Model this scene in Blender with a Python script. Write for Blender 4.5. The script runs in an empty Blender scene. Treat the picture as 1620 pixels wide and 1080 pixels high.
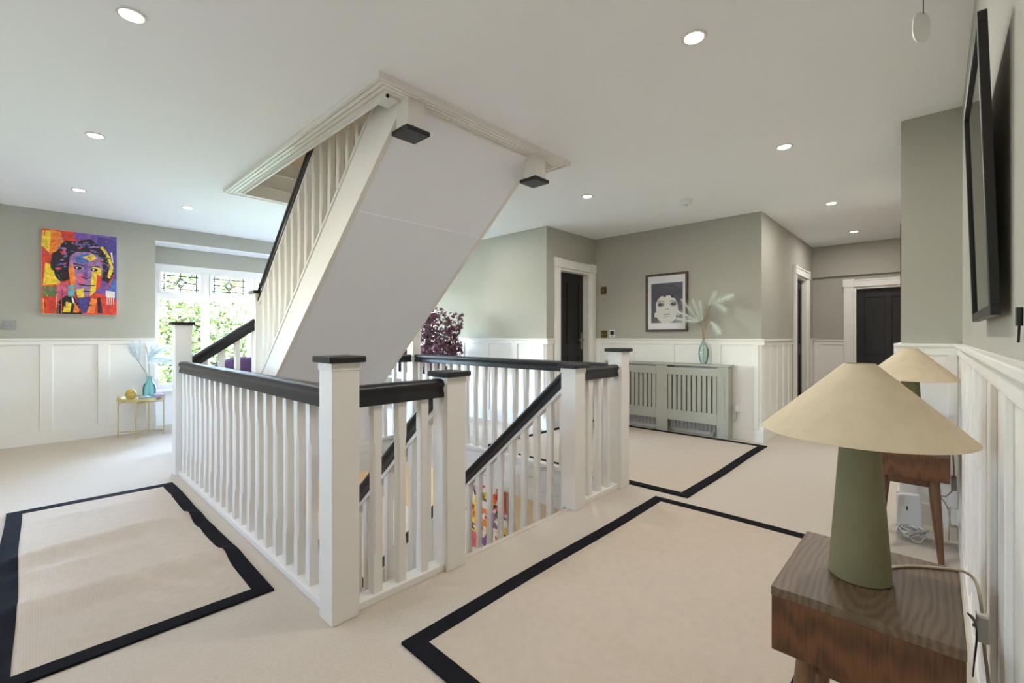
import bpy, math, random
from mathutils import Vector, Matrix, noise
R = random.Random(7)
SC = bpy.context.scene
COL = SC.collection
rad = math.radians

# ------------------------------------------------------------------ camera, world, sun, exposure
cam_d = bpy.data.cameras.new('camera')
cam_d.sensor_width = 36.0
cam_d.lens = 714.0 / 1620.0 * 36.0
cam_d.shift_y = -8.0 / 1620.0
cam_d.clip_start = 0.02
cam = bpy.data.objects.new('camera', cam_d)
COL.objects.link(cam)
cam.location = (0, 0, 1.1)
cam.rotation_euler = (rad(90), 0, rad(43.2 - 90))
SC.camera = cam

SC.view_settings.view_transform = 'Standard'
SC.view_settings.look = 'None'
SC.view_settings.gamma = 1.0
SC.view_settings.use_curve_mapping = False
SC.view_settings.exposure = 0.50
SC.cycles.max_bounces = 10
SC.cycles.diffuse_bounces = 6
SC.cycles.sample_clamp_indirect = 6.0

world = bpy.data.worlds.new('world')
SC.world = world
world.use_nodes = True
wn = world.node_tree
wn.nodes.clear()
w_out = wn.nodes.new('ShaderNodeOutputWorld')
w_bg = wn.nodes.new('ShaderNodeBackground')
w_sky = wn.nodes.new('ShaderNodeTexSky')
w_sky.sky_type = 'NISHITA'
w_sky.sun_disc = False
w_sky.sun_elevation = rad(48)
w_sky.sun_rotation = rad(205)
w_sky.air_density = 1.0
w_sky.dust_density = 1.0
w_bg.inputs['Strength'].default_value = 14.0
wn.links.new(w_sky.outputs[0], w_bg.inputs[0])
wn.links.new(w_bg.outputs[0], w_out.inputs[0])

sun_d = bpy.data.lights.new('sun', 'SUN')
sun_d.energy = 9.0
sun_d.angle = rad(1.0)
sun_d.color = (1.0, 0.95, 0.88)
sun = bpy.data.objects.new('sun', sun_d)
COL.objects.link(sun)
sun.rotation_euler = (rad(42), 0, 0)     # shines towards +Y and down, never into the windows
LAMP_W = 6.0                                   # watts of each ceiling downlight
LAMP_COL = (1.0, 0.97, 0.95)


# ------------------------------------------------------------------ materials
def lin(c):
    return tuple(((v / 255.0) / 12.92 if v / 255.0 <= 0.04045 else ((v / 255.0 + 0.055) / 1.055) ** 2.4) for v in c) + (1.0,)


def mat(name, rgb, rough=0.6, metal=0.0, noise_amt=0.0, scale=30.0, bump=0.0, bscale=200.0, spec=0.5, trans=0.0, ior=1.45, sss=0.0, emit=None, estr=0.0):
    m = bpy.data.materials.new(name)
    m.use_nodes = True
    nt = m.node_tree
    b = nt.nodes['Principled BSDF']
    col = lin(rgb)
    b.inputs['Base Color'].default_value = col
    b.inputs['Roughness'].default_value = rough
    b.inputs['Metallic'].default_value = metal
    b.inputs['Specular IOR Level'].default_value = spec
    b.inputs['IOR'].default_value = ior
    b.inputs['Transmission Weight'].default_value = trans
    if emit:
        b.inputs['Emission Color'].default_value = lin(emit)
        b.inputs['Emission Strength'].default_value = estr
    tc = nt.nodes.new('ShaderNodeTexCoord')
    if noise_amt:
        n = nt.nodes.new('ShaderNodeTexNoise')
        n.inputs['Scale'].default_value = scale
        n.inputs['Detail'].default_value = 4
        nt.links.new(tc.outputs['Object'], n.inputs['Vector'])
        r = nt.nodes.new('ShaderNodeValToRGB')
        r.color_ramp.elements[0].position = 0.3
        r.color_ramp.elements[1].position = 0.7
        r.color_ramp.elements[0].color = tuple(max(0, v * (1 - noise_amt)) for v in col[:3]) + (1,)
        r.color_ramp.elements[1].color = tuple(min(1, v * (1 + noise_amt)) for v in col[:3]) + (1,)
        nt.links.new(n.outputs['Fac'], r.inputs[0])
        nt.links.new(r.outputs[0], b.inputs['Base Color'])
    if bump:
        n2 = nt.nodes.new('ShaderNodeTexNoise')
        n2.inputs['Scale'].default_value = bscale
        n2.inputs['Detail'].default_value = 3
        nt.links.new(tc.outputs['Object'], n2.inputs['Vector'])
        bp = nt.nodes.new('ShaderNodeBump')
        bp.inputs['Strength'].default_value = bump
        bp.inputs['Distance'].default_value = 0.004
        nt.links.new(n2.outputs['Fac'], bp.inputs['Height'])
        nt.links.new(bp.outputs[0], b.inputs['Normal'])
    return m


def wood(name, dark, light, axis='Y', scale=9.0, rough=0.45):
    m = bpy.data.materials.new(name)
    m.use_nodes = True
    nt = m.node_tree
    b = nt.nodes['Principled BSDF']
    tc = nt.nodes.new('ShaderNodeTexCoord')
    mp = nt.nodes.new('ShaderNodeMapping')
    s = {'X': (0.25, 1, 1), 'Y': (1, 0.25, 1), 'Z': (1, 1, 0.25)}[axis]
    mp.inputs['Scale'].default_value = s
    nt.links.new(tc.outputs['Object'], mp.inputs['Vector'])
    w = nt.nodes.new('ShaderNodeTexWave')
    w.wave_type = 'RINGS'
    w.rings_direction = {'X': 'Z', 'Y': 'X', 'Z': 'Y'}[axis]
    w.inputs['Scale'].default_value = scale
    w.inputs['Distortion'].default_value = 5.0
    w.inputs['Detail'].default_value = 2.5
    w.inputs['Detail Scale'].default_value = 1.0
    nt.links.new(mp.outputs[0], w.inputs['Vector'])
    n = nt.nodes.new('ShaderNodeTexNoise')
    n.inputs['Scale'].default_value = 110
    mp2 = nt.nodes.new('ShaderNodeMapping')
    s2 = {'X': (0.08, 2, 2), 'Y': (2, 0.08, 2), 'Z': (2, 2, 0.08)}[axis]
    mp2.inputs['Scale'].default_value = s2
    nt.links.new(tc.outputs['Object'], mp2.inputs['Vector'])
    nt.links.new(mp2.outputs[0], n.inputs['Vector'])
    mx = nt.nodes.new('ShaderNodeMath')
    mx.operation = 'MULTIPLY_ADD'
    mx.inputs[1].default_value = 0.38
    nt.links.new(w.outputs['Fac'], mx.inputs[0])
    m3 = nt.nodes.new('ShaderNodeMath')
    m3.operation = 'MULTIPLY'
    m3.inputs[1].default_value = 0.75
    nt.links.new(n.outputs['Fac'], m3.inputs[0])
    nt.links.new(m3.outputs[0], mx.inputs[2])
    r = nt.nodes.new('ShaderNodeValToRGB')
    r.color_ramp.elements[0].color = lin(dark)
    r.color_ramp.elements[1].color = lin(light)
    r.color_ramp.elements[0].position = 0.15
    r.color_ramp.elements[1].position = 0.8
    nt.links.new(mx.outputs[0], r.inputs[0])
    nt.links.new(r.outputs[0], b.inputs['Base Color'])
    bp = nt.nodes.new('ShaderNodeBump')
    bp.inputs['Strength'].default_value = 0.25
    bp.inputs['Distance'].default_value = 0.001
    nt.links.new(mx.outputs[0], bp.inputs['Height'])
    nt.links.new(bp.outputs[0], b.inputs['Normal'])
    b.inputs['Roughness'].default_value = rough
    return m


def weave(name, rgb, scale=260.0, amt=0.14, bump=0.4):
    m = bpy.data.materials.new(name)
    m.use_nodes = True
    nt = m.node_tree
    b = nt.nodes['Principled BSDF']
    b.inputs['Roughness'].default_value = 0.95
    b.inputs['Specular IOR Level'].default_value = 0.1
    tc = nt.nodes.new('ShaderNodeTexCoord')
    ws = []
    for d in ('X', 'Y'):
        w = nt.nodes.new('ShaderNodeTexWave')
        w.bands_direction = d
        w.inputs['Scale'].default_value = scale / 6.28
        w.inputs['Distortion'].default_value = 1.5
        nt.links.new(tc.outputs['Object'], w.inputs['Vector'])
        ws.append(w)
    mu = nt.nodes.new('ShaderNodeMath')
    mu.operation = 'ADD'
    nt.links.new(ws[0].outputs['Fac'], mu.inputs[0])
    nt.links.new(ws[1].outputs['Fac'], mu.inputs[1])
    n = nt.nodes.new('ShaderNodeTexNoise')
    n.inputs['Scale'].default_value = 25
    n.inputs['Detail'].default_value = 6
    nt.links.new(tc.outputs['Object'], n.inputs['Vector'])
    ad = nt.nodes.new('ShaderNodeMath')
    ad.operation = 'MULTIPLY_ADD'
    ad.inputs[1].default_value = 0.3
    nt.links.new(mu.outputs[0], ad.inputs[0])
    nt.links.new(n.outputs['Fac'], ad.inputs[2])
    r = nt.nodes.new('ShaderNodeValToRGB')
    c = lin(rgb)
    r.color_ramp.elements[0].position = 0.3
    r.color_ramp.elements[1].position = 1.1 if False else 1.0
    r.color_ramp.elements[0].color = tuple(v * (1 - amt) for v in c[:3]) + (1,)
    r.color_ramp.elements[1].color = tuple(min(1, v * (1 + amt)) for v in c[:3]) + (1,)
    nt.links.new(ad.outputs[0], r.inputs[0])
    nt.links.new(r.outputs[0], b.inputs['Base Color'])
    bp = nt.nodes.new('ShaderNodeBump')
    bp.inputs['Strength'].default_value = bump
    bp.inputs['Distance'].default_value = 0.002
    nt.links.new(ad.outputs[0], bp.inputs['Height'])
    nt.links.new(bp.outputs[0], b.inputs['Normal'])
    return m


def thin_glass(name, tint=(255, 255, 255), body=None, amt=0.0):
    m = bpy.data.materials.new(name)
    m.use_nodes = True
    nt = m.node_tree
    nt.nodes.clear()
    o = nt.nodes.new('ShaderNodeOutputMaterial')
    t = nt.nodes.new('ShaderNodeBsdfTransparent')
    t.inputs[0].default_value = lin(tint)
    g = nt.nodes.new('ShaderNodeBsdfGlossy')
    g.inputs['Roughness'].default_value = 0.03
    fr = nt.nodes.new('ShaderNodeFresnel')
    fr.inputs['IOR'].default_value = 1.35
    mx = nt.nodes.new('ShaderNodeMixShader')
    nt.links.new(fr.outputs[0], mx.inputs[0])
    nt.links.new(t.outputs[0], mx.inputs[1])
    nt.links.new(g.outputs[0], mx.inputs[2])
    if body:
        df = nt.nodes.new('ShaderNodeBsdfDiffuse'); df.inputs[0].default_value = lin(body)
        mx2 = nt.nodes.new('ShaderNodeMixShader'); mx2.inputs[0].default_value = amt
        nt.links.new(t.outputs[0], mx2.inputs[1]); nt.links.new(df.outputs[0], mx2.inputs[2]); nt.links.new(mx2.outputs[0], mx.inputs[1])
    nt.links.new(mx.outputs[0], o.inputs[0])
    return m


M = {
    'sage': mat('sage_wall_paint', (172, 170, 159), 0.85, noise_amt=0.02, scale=3, bump=0.05, bscale=400),
    'white': mat('white_woodwork_paint', (236, 233, 227), 0.45, noise_amt=0.012, scale=6),
    'post': mat('white_post_paint', (228, 224, 217), 0.5, noise_amt=0.015, scale=9),
    'ceiling': mat('ceiling_paint', (250, 251, 255), 0.9, noise_amt=0.008, scale=2),
    'soffit': mat('soffit_paint', (244, 246, 252), 0.8, noise_amt=0.01, scale=3),
    'carpet': mat('cream_carpet', (200, 189, 174), 0.98, noise_amt=0.05, scale=90, bump=0.6, bscale=260, spec=0.05),
    'rugfield': weave('beige_rug_weave', (193, 179, 162), amt=0.08),
    'rugedge': weave('black_rug_binding', (27, 27, 31), 400, 0.3, 0.3),
    'black': mat('black_satin_paint', (24, 24, 27), 0.38, noise_amt=0.15, scale=14),
    'doorblack': mat('black_door_paint', (27, 26, 27), 0.5, noise_amt=0.2, scale=10),
    'cream': mat('cream_wall_paint', (226, 205, 165), 0.85, noise_amt=0.02, scale=3),
    'brass': mat('aged_brass', (120, 100, 62), 0.4, 0.9, noise_amt=0.1),
    'gold': mat('pale_gold_metal', (206, 188, 128), 0.3, 0.9, noise_amt=0.05),
    'nickel': mat('satin_nickel', (150, 140, 125), 0.35, 0.9, noise_amt=0.05),
    'walnut_top': wood('walnut_top', (78, 62, 46), (114, 94, 72), 'X', 24),
    'walnut': wood('walnut_front', (60, 34, 15), (108, 68, 36), 'Z', 26),
    'walnut_leg': wood('walnut_leg', (70, 44, 26), (130, 90, 56), 'Z', 4),
    'sagelamp': mat('sage_ceramic', (119, 113, 80), 0.75, noise_amt=0.06, scale=12, bump=0.15, bscale=60),
    'linen': weave('linen_shade', (202, 186, 158), 900, 0.10, 0.25),
    'cover': mat('grey_green_cabinet_paint', (168, 167, 153), 0.55, noise_amt=0.015, scale=8),
    'radiator': mat('radiator_enamel', (172, 170, 166), 0.4, noise_amt=0.01, scale=8),
    'dark': mat('dark_recess', (20, 19, 17), 0.9, noise_amt=0.1),
    'aqua': thin_glass('aqua_glass', (225, 250, 252), (120, 222, 230), .28),
    'aqua2': thin_glass('teal_glass', (238, 249, 246), (196, 228, 221), .24),
    'plume': mat('pale_mint_plume', (240, 246, 240), 0.95, noise_amt=0.08, scale=40, spec=0.05),
    'plumeblue': mat('pale_blue_plume', (236, 245, 250), 0.95, noise_amt=0.08, scale=40, spec=0.05),
    'stem': mat('dry_stem', (150, 120, 78), 0.8, noise_amt=0.15, scale=40),
    'stemgreen': mat('grey_stem', (120, 128, 118), 0.8, noise_amt=0.15, scale=40),
    'maple': mat('burgundy_leaf', (98, 58, 74), 0.7, noise_amt=0.45, scale=14),
    'trunk': mat('bark', (84, 66, 52), 0.9, noise_amt=0.25, scale=40, bump=0.5, bscale=60),
    'pot': mat('charcoal_pot', (60, 60, 62), 0.6, noise_amt=0.1, scale=20),
    'leaf': mat('green_leaf', (58, 70, 22), 0.65, noise_amt=0.4, scale=3.0),
    'leaf2': mat('light_green_leaf', (78, 88, 36), 0.65, noise_amt=0.4, scale=3.0),
    'grass': mat('lawn_grass', (98, 108, 74), 0.95, noise_amt=0.25, scale=3),
    'paving': mat('pale_paving', (206, 202, 194), 0.9, noise_amt=0.1, scale=6),
    'brickwall': mat('red_brick', (168, 112, 92), 0.9, noise_amt=0.12, scale=30),
    'rooftile': mat('roof_tile', (120, 84, 70), 0.9, noise_amt=0.15, scale=20),
    'pvc': mat('white_window_frame', (244, 244, 246), 0.35, noise_amt=0.005),
    'glass': thin_glass('window_glass'),
    'lead': mat('window_lead', (70, 74, 76), 0.5, 0.3, noise_amt=0.1),
    'picglass': thin_glass('picture_glass'),
    'purple': mat('purple_velvet', (88, 62, 98), 0.85, noise_amt=0.15, scale=12),
    'lilac': mat('lilac_velvet', (188, 172, 214), 0.85, noise_amt=0.08, scale=12),
    'plastic': mat('white_plastic', (232, 232, 230), 0.35, noise_amt=0.01),
    'cordm': mat('cream_flex', (200, 188, 162), 0.6, noise_amt=0.05),
    'cordgrey': mat('grey_flex', (150, 148, 146), 0.6, noise_amt=0.05),
    'strap': mat('black_strap', (26, 30, 27), 0.4, noise_amt=0.1),
    'greyswitch': mat('grey_switch_plate', (158, 158, 158), 0.35, 0.2, noise_amt=0.02),
    'screen': mat('dark_screen', (48, 46, 66), 0.25, noise_amt=0.05),
    'yellowglass': mat('amber_glass', (205, 176, 80), 0.25, trans=0.25, noise_amt=0.3, scale=60),
    'bluedish': mat('pale_blue_glass', (190, 205, 232), 0.1, trans=0.4, noise_amt=0.03),
    'marble': mat('pale_tray', (222, 214, 196), 0.3, noise_amt=0.05, scale=10),
    'bulb': mat('downlight_lens', (255, 255, 255), 0.4, emit=(255, 232, 200), estr=40.0),
    'mat_board': mat('white_mount', (236, 235, 238), 0.8, noise_amt=0.005),
    'frame_walnut': wood('frame_walnut', (48, 36, 28), (80, 62, 48), 'Z', 12),
    'frame_black': mat('frame_black', (26, 26, 26), 0.45, noise_amt=0.05),
    'brown': mat('brown_timber', (110, 78, 56), 0.6, noise_amt=0.15, scale=12),
    'white_flower': mat('white_petals', (240, 238, 232), 0.8, noise_amt=0.04),
    'brownleaf': mat('brown_leaf', (96, 60, 42), 0.8, noise_amt=0.2, scale=30),
}


# ------------------------------------------------------------------ builders
class G:
    """collects geometry for one mesh, in world coordinates"""
    def __init__(self):
        self.v = []; self.f = []; self.mi = []

    def add(self, vs, fs, mi=0):
        o = len(self.v)
        self.v += [tuple(p) for p in vs]
        self.f += [tuple(i + o for i in f) for f in fs]
        self.mi += [mi] * len(fs)
        return self

    def box(self, x0, x1, y0, y1, z0, z1, mi=0):
        x0, x1 = min(x0, x1), max(x0, x1); y0, y1 = min(y0, y1), max(y0, y1); z0, z1 = min(z0, z1), max(z0, z1)
        return self.add([(x0, y0, z0), (x1, y0, z0), (x1, y1, z0), (x0, y1, z0), (x0, y0, z1), (x1, y0, z1), (x1, y1, z1), (x0, y1, z1)],
                        [(0, 3, 2, 1), (4, 5, 6, 7), (0, 1, 5, 4), (1, 2, 6, 5), (2, 3, 7, 6), (3, 0, 4, 7)], mi)

    def prism(self, pts, axis, a0, a1, mi=0):
        """2-D outline extruded along an axis: 'x' -> pts are (y,z); 'y' -> (x,z); 'z' -> (x,y)"""
        n = len(pts)
        def P3(p, a):
            return {'x': (a, p[0], p[1]), 'y': (p[0], a, p[1]), 'z': (p[0], p[1], a)}[axis]
        vs = [P3(p, a0) for p in pts] + [P3(p, a1) for p in pts]
        fs = [tuple(range(n - 1, -1, -1)), tuple(range(n, 2 * n))] + [(i, (i + 1) % n, n + (i + 1) % n, n + i) for i in range(n)]
        return self.add(vs, fs, mi)

    def lathe(self, prof, c=(0, 0, 0), seg=28, mi=0, sx=1.0, sy=1.0, a0=0.0):
        vs = []; fs = []
        for r, z in prof:
            for k in range(seg):
                a = a0 + 2 * math.pi * k / seg
                vs.append((c[0] + sx * r * math.cos(a), c[1] + sy * r * math.sin(a), c[2] + z))
        for j in range(len(prof) - 1):
            for k in range(seg):
                k2 = (k + 1) % seg
                fs.append((j * seg + k, j * seg + k2, (j + 1) * seg + k2, (j + 1) * seg + k))
        if prof[0][0] > 1e-4: fs.append(tuple(range(seg - 1, -1, -1)))
        if prof[-1][0] > 1e-4: fs.append(tuple((len(prof) - 1) * seg + k for k in range(seg)))
        return self.add(vs, fs, mi)

    def tube(self, pts, r, seg=8, mi=0):
        pts = [Vector(p) for p in pts]
        n = len(pts); rs = r if isinstance(r, (list, tuple)) else [r] * n
        vs = []; fs = []
        up = Vector((0.13, 0.21, 0.97)).normalized()
        for i, p in enumerate(pts):
            t = (pts[min(i + 1, n - 1)] - pts[max(i - 1, 0)]).normalized()
            a = t.cross(up)
            if a.length < 1e-3: a = t.cross(Vector((1, 0, 0)))
            a.normalize(); b = t.cross(a)
            for k in range(seg):
                q = 2 * math.pi * k / seg
                vs.append(p + rs[i] * (math.cos(q) * a + math.sin(q) * b))
        for i in range(n - 1):
            for k in range(seg):
                k2 = (k + 1) % seg
                fs.append((i * seg + k, i * seg + k2, (i + 1) * seg + k2, (i + 1) * seg + k))
        fs.append(tuple(range(seg - 1, -1, -1))); fs.append(tuple((n - 1) * seg + k for k in range(seg)))
        return self.add(vs, fs, mi)

    def sweep(self, prof, p0, p1, mi=0):
        """profile (side, height) swept from p0 to p1, ends cut upright"""
        p0, p1 = Vector(p0), Vector(p1)
        d = p1 - p0; h = Vector((d.x, d.y, 0)); L = h.length
        side = Vector((h.y, -h.x, 0)).normalized()
        k = d.length / L
        vs = [p0 + side * s + Vector((0, 0, z * k)) for s, z in prof] + [p1 + side * s + Vector((0, 0, z * k)) for s, z in prof]
        n = len(prof)
        fs = [tuple(range(n)), tuple(range(2 * n - 1, n - 1, -1))] + [(i, n + i, n + (i + 1) % n, (i + 1) % n) for i in range(n)]
        return self.add(vs, fs, mi)


def wloc(o):
    v = Vector((0, 0, 0))
    while o is not None:
        v += o.location; o = o.parent
    return v


def obj(name, g, m, parent=None, smooth=False, bevel=0.0, at=None):
    me = bpy.data.meshes.new(name)
    off = wloc(parent) if parent else Vector((0, 0, 0))
    if at is not None: off = Vector(at)
    me.from_pydata([(v[0] - off.x, v[1] - off.y, v[2] - off.z) for v in g.v], [], g.f)
    for mm in (m if isinstance(m, (list, tuple)) else [m]):
        me.materials.append(M[mm] if isinstance(mm, str) else mm)
    for p, i in zip(me.polygons, g.mi): p.material_index = i
    me.update()
    o = bpy.data.objects.new(name, me)
    COL.objects.link(o)
    if parent:
        o.parent = parent
        if at is not None: o.location = Vector(at) - wloc(parent)
    elif at is not None:
        o.location = at
    if smooth:
        for p in me.polygons: p.use_smooth = True
        if hasattr(me, 'set_sharp_from_angle'): me.set_sharp_from_angle(angle=rad(40))
    if bevel:
        b = o.modifiers.new('bevel', 'BEVEL'); b.width = bevel; b.segments = 2; b.limit_method = 'ANGLE'
    return o


def piece(name, me, parent, loc):
    """a part that shares mesh data with its alike pieces"""
    o = bpy.data.objects.new(name, me)
    COL.objects.link(o)
    o.parent = parent
    o.location = Vector(loc) - wloc(parent)
    return o


def tag(o, label, cat, group=None):
    o['label'] = label; o['category'] = cat
    if group: o['group'] = group
    return o


def thing(name, label, cat, loc=(0, 0, 0), group=None):
    o = bpy.data.objects.new(name, None)
    o.empty_display_size = 0.1
    COL.objects.link(o)
    o.location = loc
    return tag(o, label, cat, group)


def struct(o):
    o['kind'] = 'structure'
    return o


# ------------------------------------------------------------------ key dimensions (metres; camera stands at 0,0)
CEIL = 2.40
YL, YB = 6.68, 7.00            # painting wall, back of the window bay
YR = -0.11                     # right-hand wall
XW, XA, XP = 4.15, 5.19, 3.60  # window wall, radiator wall, pier
YD, YC = 3.34, 1.32            # door wall of the alcove, corridor wall
XE = 7.88                      # end of corridor
XBACK = -2.2
HX0, HX1, HY0, HY1 = 0.835, 2.975, 1.715, 4.37   # stair well

# ------------------------------------------------------------------ floor, ceiling
g = G()
for a in ((XBACK - .1, HX0, YR - .1, YB + .1), (HX1, XE + .5, YR - .1, YB + .1), (HX0, HX1, YR - .1, HY0), (HX0, HX1, HY1, YB + .1)):
    g.box(a[0], a[1], a[2], a[3], -0.30, 0.0)
floor = struct(obj('floor', g, 'carpet'))

OX0, OX1, OY0, OY1 = 1.28, 2.633, 2.102, 4.483   # opening in the ceiling
g = G()
for a in ((XBACK - .1, OX0, YR - .1, YB + .1), (OX1, XE + .5, YR - .1, YB + .1), (OX0, OX1, YR - .1, OY0), (OX0, OX1, OY1, YB + .1)):
    g.box(a[0], a[1], a[2], a[3], CEIL, 2.73)
struct(obj('ceiling', g, 'ceiling'))

# stepped architrave round the ceiling opening
g = G()
def ring(g, x0, x1, y0, y1, w, z0, z1):
    g.box(x0, x1, y0, y0 + w, z0, z1); g.box(x0, x1, y1 - w, y1, z0, z1)
    g.box(x0, x0 + w, y0 + w, y1 - w, z0, z1); g.box(x1 - w, x1, y0 + w, y1 - w, z0, z1)
o0 = (1.163, 2.75, 1.985, 4.60)
off = 0.0
for w, z in ((.018, 2.370), (.012, 2.382), (.022, 2.374), (.010, 2.384), (.022, 2.376), (.010, 2.386), (.023, 2.378)):
    ring(g, o0[0] + off, o0[1] - off, o0[2] + off, o0[3] - off, w, z, CEIL)
    off += w
struct(obj('trim_1', g, 'white'))
g = G(); g.box(1.278, 1.366, 2.10, 2.24, 2.376, 2.392); struct(obj('trim_9', g, 'white'))
# lining of the opening with moulded lines, up to the floor above
g = G()
for z0, z1, t in ((2.36, 2.46, .012), (2.46, 2.475, .02), (2.475, 2.60, .006), (2.60, 2.615, .022), (2.615, 2.63, .014), (2.63, 2.735, .008)):
    g.box(OX0, OX1, OY1 - t, OY1, z0, z1)
    g.box(OX0, OX1, OY0, OY0 + t, z0, z1)
    g.box(OX0, OX0 + t, OY0, OY1, z0, z1)
    g.box(OX1 - t, OX1, OY0, OY1, z0, z1)
struct(obj('trim_2', g, 'white'))
# storey above, seen through the opening
g = G()
ux0, ux1, uy0, uy1 = 0.3, 3.6, 1.0, 5.6
g.box(ux0 - .1, ux0, uy0, uy1, 2.73, 5.0); g.box(ux1, ux1 + .1, uy0, uy1, 2.73, 5.0)
g.box(ux0 - .1, ux1 + .1, uy0 - .1, uy0, 2.73, 5.0); g.box(ux0 - .1, ux1 + .1, uy1, uy1 + .1, 2.73, 5.0)
struct(obj('wall_upper', g, 'sage'))
g = G(); g.box(ux0 - .1, ux1 + .1, uy0 - .1, uy1 + .1, 5.0, 5.1)
struct(obj('ceiling_upper', g, 'ceiling'))


# ------------------------------------------------------------------ walls with wainscot
def wallbox(axis, c, n, a0, a1, o0, o1, z0, z1, g):
    """axis 'x': wall runs along X at Y=c, room side n; offsets o measured into the room"""
    if axis == 'x': g.box(a0, a1, c + n * o0, c + n * o1, z0, z1)
    else: g.box(c + n * o0, c + n * o1, a0, a1, z0, z1)


def make_wall(side, axis, c, n, a0, a1, segs=None, holes=(), dado=1.075, battens=(), thick=0.12, paint='sage', lo=True, e0=0.0, e1=0.0):
    """segs: stretches of wall that carry wainscot; holes: (a0,a1,z0,z1) openings"""
    g = G()
    edges = sorted({a0, a1, *[h[0] for h in holes], *[h[1] for h in holes]})
    for p, q in zip(edges[:-1], edges[1:]):
        h = next((h for h in holes if h[0] <= p + 1e-6 and h[1] >= q - 1e-6), None)
        if h is None: wallbox(axis, c, n, p, q, -thick, 0, 0, CEIL, g)
        else:
            if h[2] > 0: wallbox(axis, c, n, p, q, -thick, 0, 0, h[2], g)
            if h[3] < CEIL: wallbox(axis, c, n, p, q, -thick, 0, h[3], CEIL, g)
    w = struct(obj('wall_' + side, g, paint))
    for i, (p, q) in enumerate(segs or []):
        gp = G(); wallbox(axis, c, n, p, q, 0.0, 0.008, 0.1, dado - .03, gp)
        obj('wainscot_panel', gp, 'white', w)
        gr = G()
        P_, Q_ = p, q
        if i == 0: p = p - e0
        if i == len(segs) - 1: q = q + e1
        wallbox(axis, c, n, p, q, 0.0, 0.020, dado - .066, dado - .018, gr)
        wallbox(axis, c, n, p, q, 0.0, 0.033, dado - .018, dado, gr)
        wallbox(axis, c, n, p, q, 0.0, 0.026, dado - .026, dado - .018, gr)
        obj('dado_rail', gr, 'white', w, bevel=.003)
    for p, q in battens:
        gb = G(); wallbox(axis, c, n, p, q, 0.008, 0.020, 0.13, dado - .06, gb)
        obj('batten', gb, 'white', w, bevel=.002)
    if segs and lo:
        gb = G()
        for i, (p, q) in enumerate(segs):
            if i == 0: p -= min(e0, .024)
            if i == len(segs) - 1: q += min(e1, .024)
            wallbox(axis, c, n, p, q, 0.0, 0.024, 0.0, 0.125, gb)
            wallbox(axis, c, n, p, q, 0.0, 0.016, 0.125, 0.145, gb)
            wallbox(axis, c, n, p, q, 0.0, 0.011, 0.145, 0.165, gb)
        struct(obj('baseboard_' + side, gb, 'white', bevel=.002))
    return w


BX0, BX1 = 0.995, XW     # window bay
make_wall('left', 'x', YL, -1, XBACK, XW, [(XBACK, BX0)], [(BX0, BX1, 0, 2.227)], 1.08,
          [(.059 + .437 * k, .154 + .437 * k) for k in range(-5, 2)] + [(.905, .993)], thick=.32)
g = G(); g.box(BX0, BX1, YL - .001, YB, 2.215, 2.2275); struct(obj('trim_8', g, 'ceiling'))
make_wall('bay', 'x', YB, -1, XBACK, XW + .12, [(BX0 + .05, XW)], [(1.03, 3.75, .45, 2.0)], .44, [], thick=.20)
make_wall('window', 'y', XW, -1, YD + .15, YB, [(YD, 5.43)], [(5.45, 6.62, .45, 2.0)], 1.075,
          [(3.365, 3.45), (3.789, 3.892), (4.298, 4.401), (4.80, 4.90), (5.30, 5.40)], thick=.12, e0=.033)
make_wall('alcove', 'x', YD, -1, XW + .0, XA + .12, [(XW + .0, 4.265), (5.17, XA)], [(4.40, 5.06, 0, 1.94)], 1.075, [], thick=.15)
make_wall('radiator', 'y', XA, -1, YC + .15, YD, [(YC, YD)], (), 1.075,
          [(1.345, 1.39), (1.719, 1.813), (2.239, 2.339), (2.76, 2.86), (3.24, 3.33)], thick=.12, e0=.033)
make_wall('corridor_left', 'x', YC, -1, XA, XE + .1, [(XA, 6.53), (7.68, XE)], [(6.73, 7.42, 0, 1.90)], 1.07,
          [(5.22 + .27 * k, 5.29 + .27 * k) for k in range(5)] + [(7.71, 7.76)], thick=.15)
make_wall('corridor_end', 'y', XE, -1, YR, YC, [(.945, YC)], [(.10, .84, 0, 1.79)], 1.05, [(1.24, 1.30)], thick=.15)
make_wall('pier', 'y', XP, -1, YR, .153, [(YR, .153)], (), 1.058, [(-.09, -.05)], thick=.12, e1=.033)
make_wall('corridor_right', 'x', .153, 1, XP + .12, XE, [(XP + .0, XE)], (), 1.058, [], thick=.12)
make_wall('right', 'x', YR, 1, XBACK, XP + .12, [(XBACK, XP)], (), 1.058,
          [(-2.1 + .30 * k, -2.02 + .30 * k) for k in range(19)], thick=.12)
make_wall('rear', 'y', XBACK, 1, YR, YL, [(YR, YL)], [(2.9, 3.55, 1.15, 2.05)], 1.075, [], thick=.12)  # the opening holds the added, unseen rear window
# lowered beam over the corridor end
g = G(); g.box(XE - .05, XE + .01, YR, YC, 1.955, CEIL)
struct(obj('trim_3', g, 'sage'))
# timber upright seen past the pier at the corridor end
g = G(); g.box(6.9, 7.0, .153, .30, 0, CEIL)
struct(obj('wall_corridor_return', g, 'brown'))


# ------------------------------------------------------------------ doors
def architrave(g, axis, c, n, a0, a1, top, w=.11, head=.10):
    for p, q in ((a0 - w, a0), (a1, a1 + w)):
        wallbox(axis, c, n, p, q, 0, .024, 0, top - .0, g)
        wallbox(axis, c, n, p + .018, q - .018, .024, .030, 0.2, top - .02, g)
        wallbox(axis, c, n, p - .008, q + .008, 0, .034, top, top + head + .012, g)
    wallbox(axis, c, n, a0, a1, 0, .026, top, top + head, g)
    wallbox(axis, c, n, a0, a1, .026, .034, top + head - .02, top + head, g)


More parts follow.
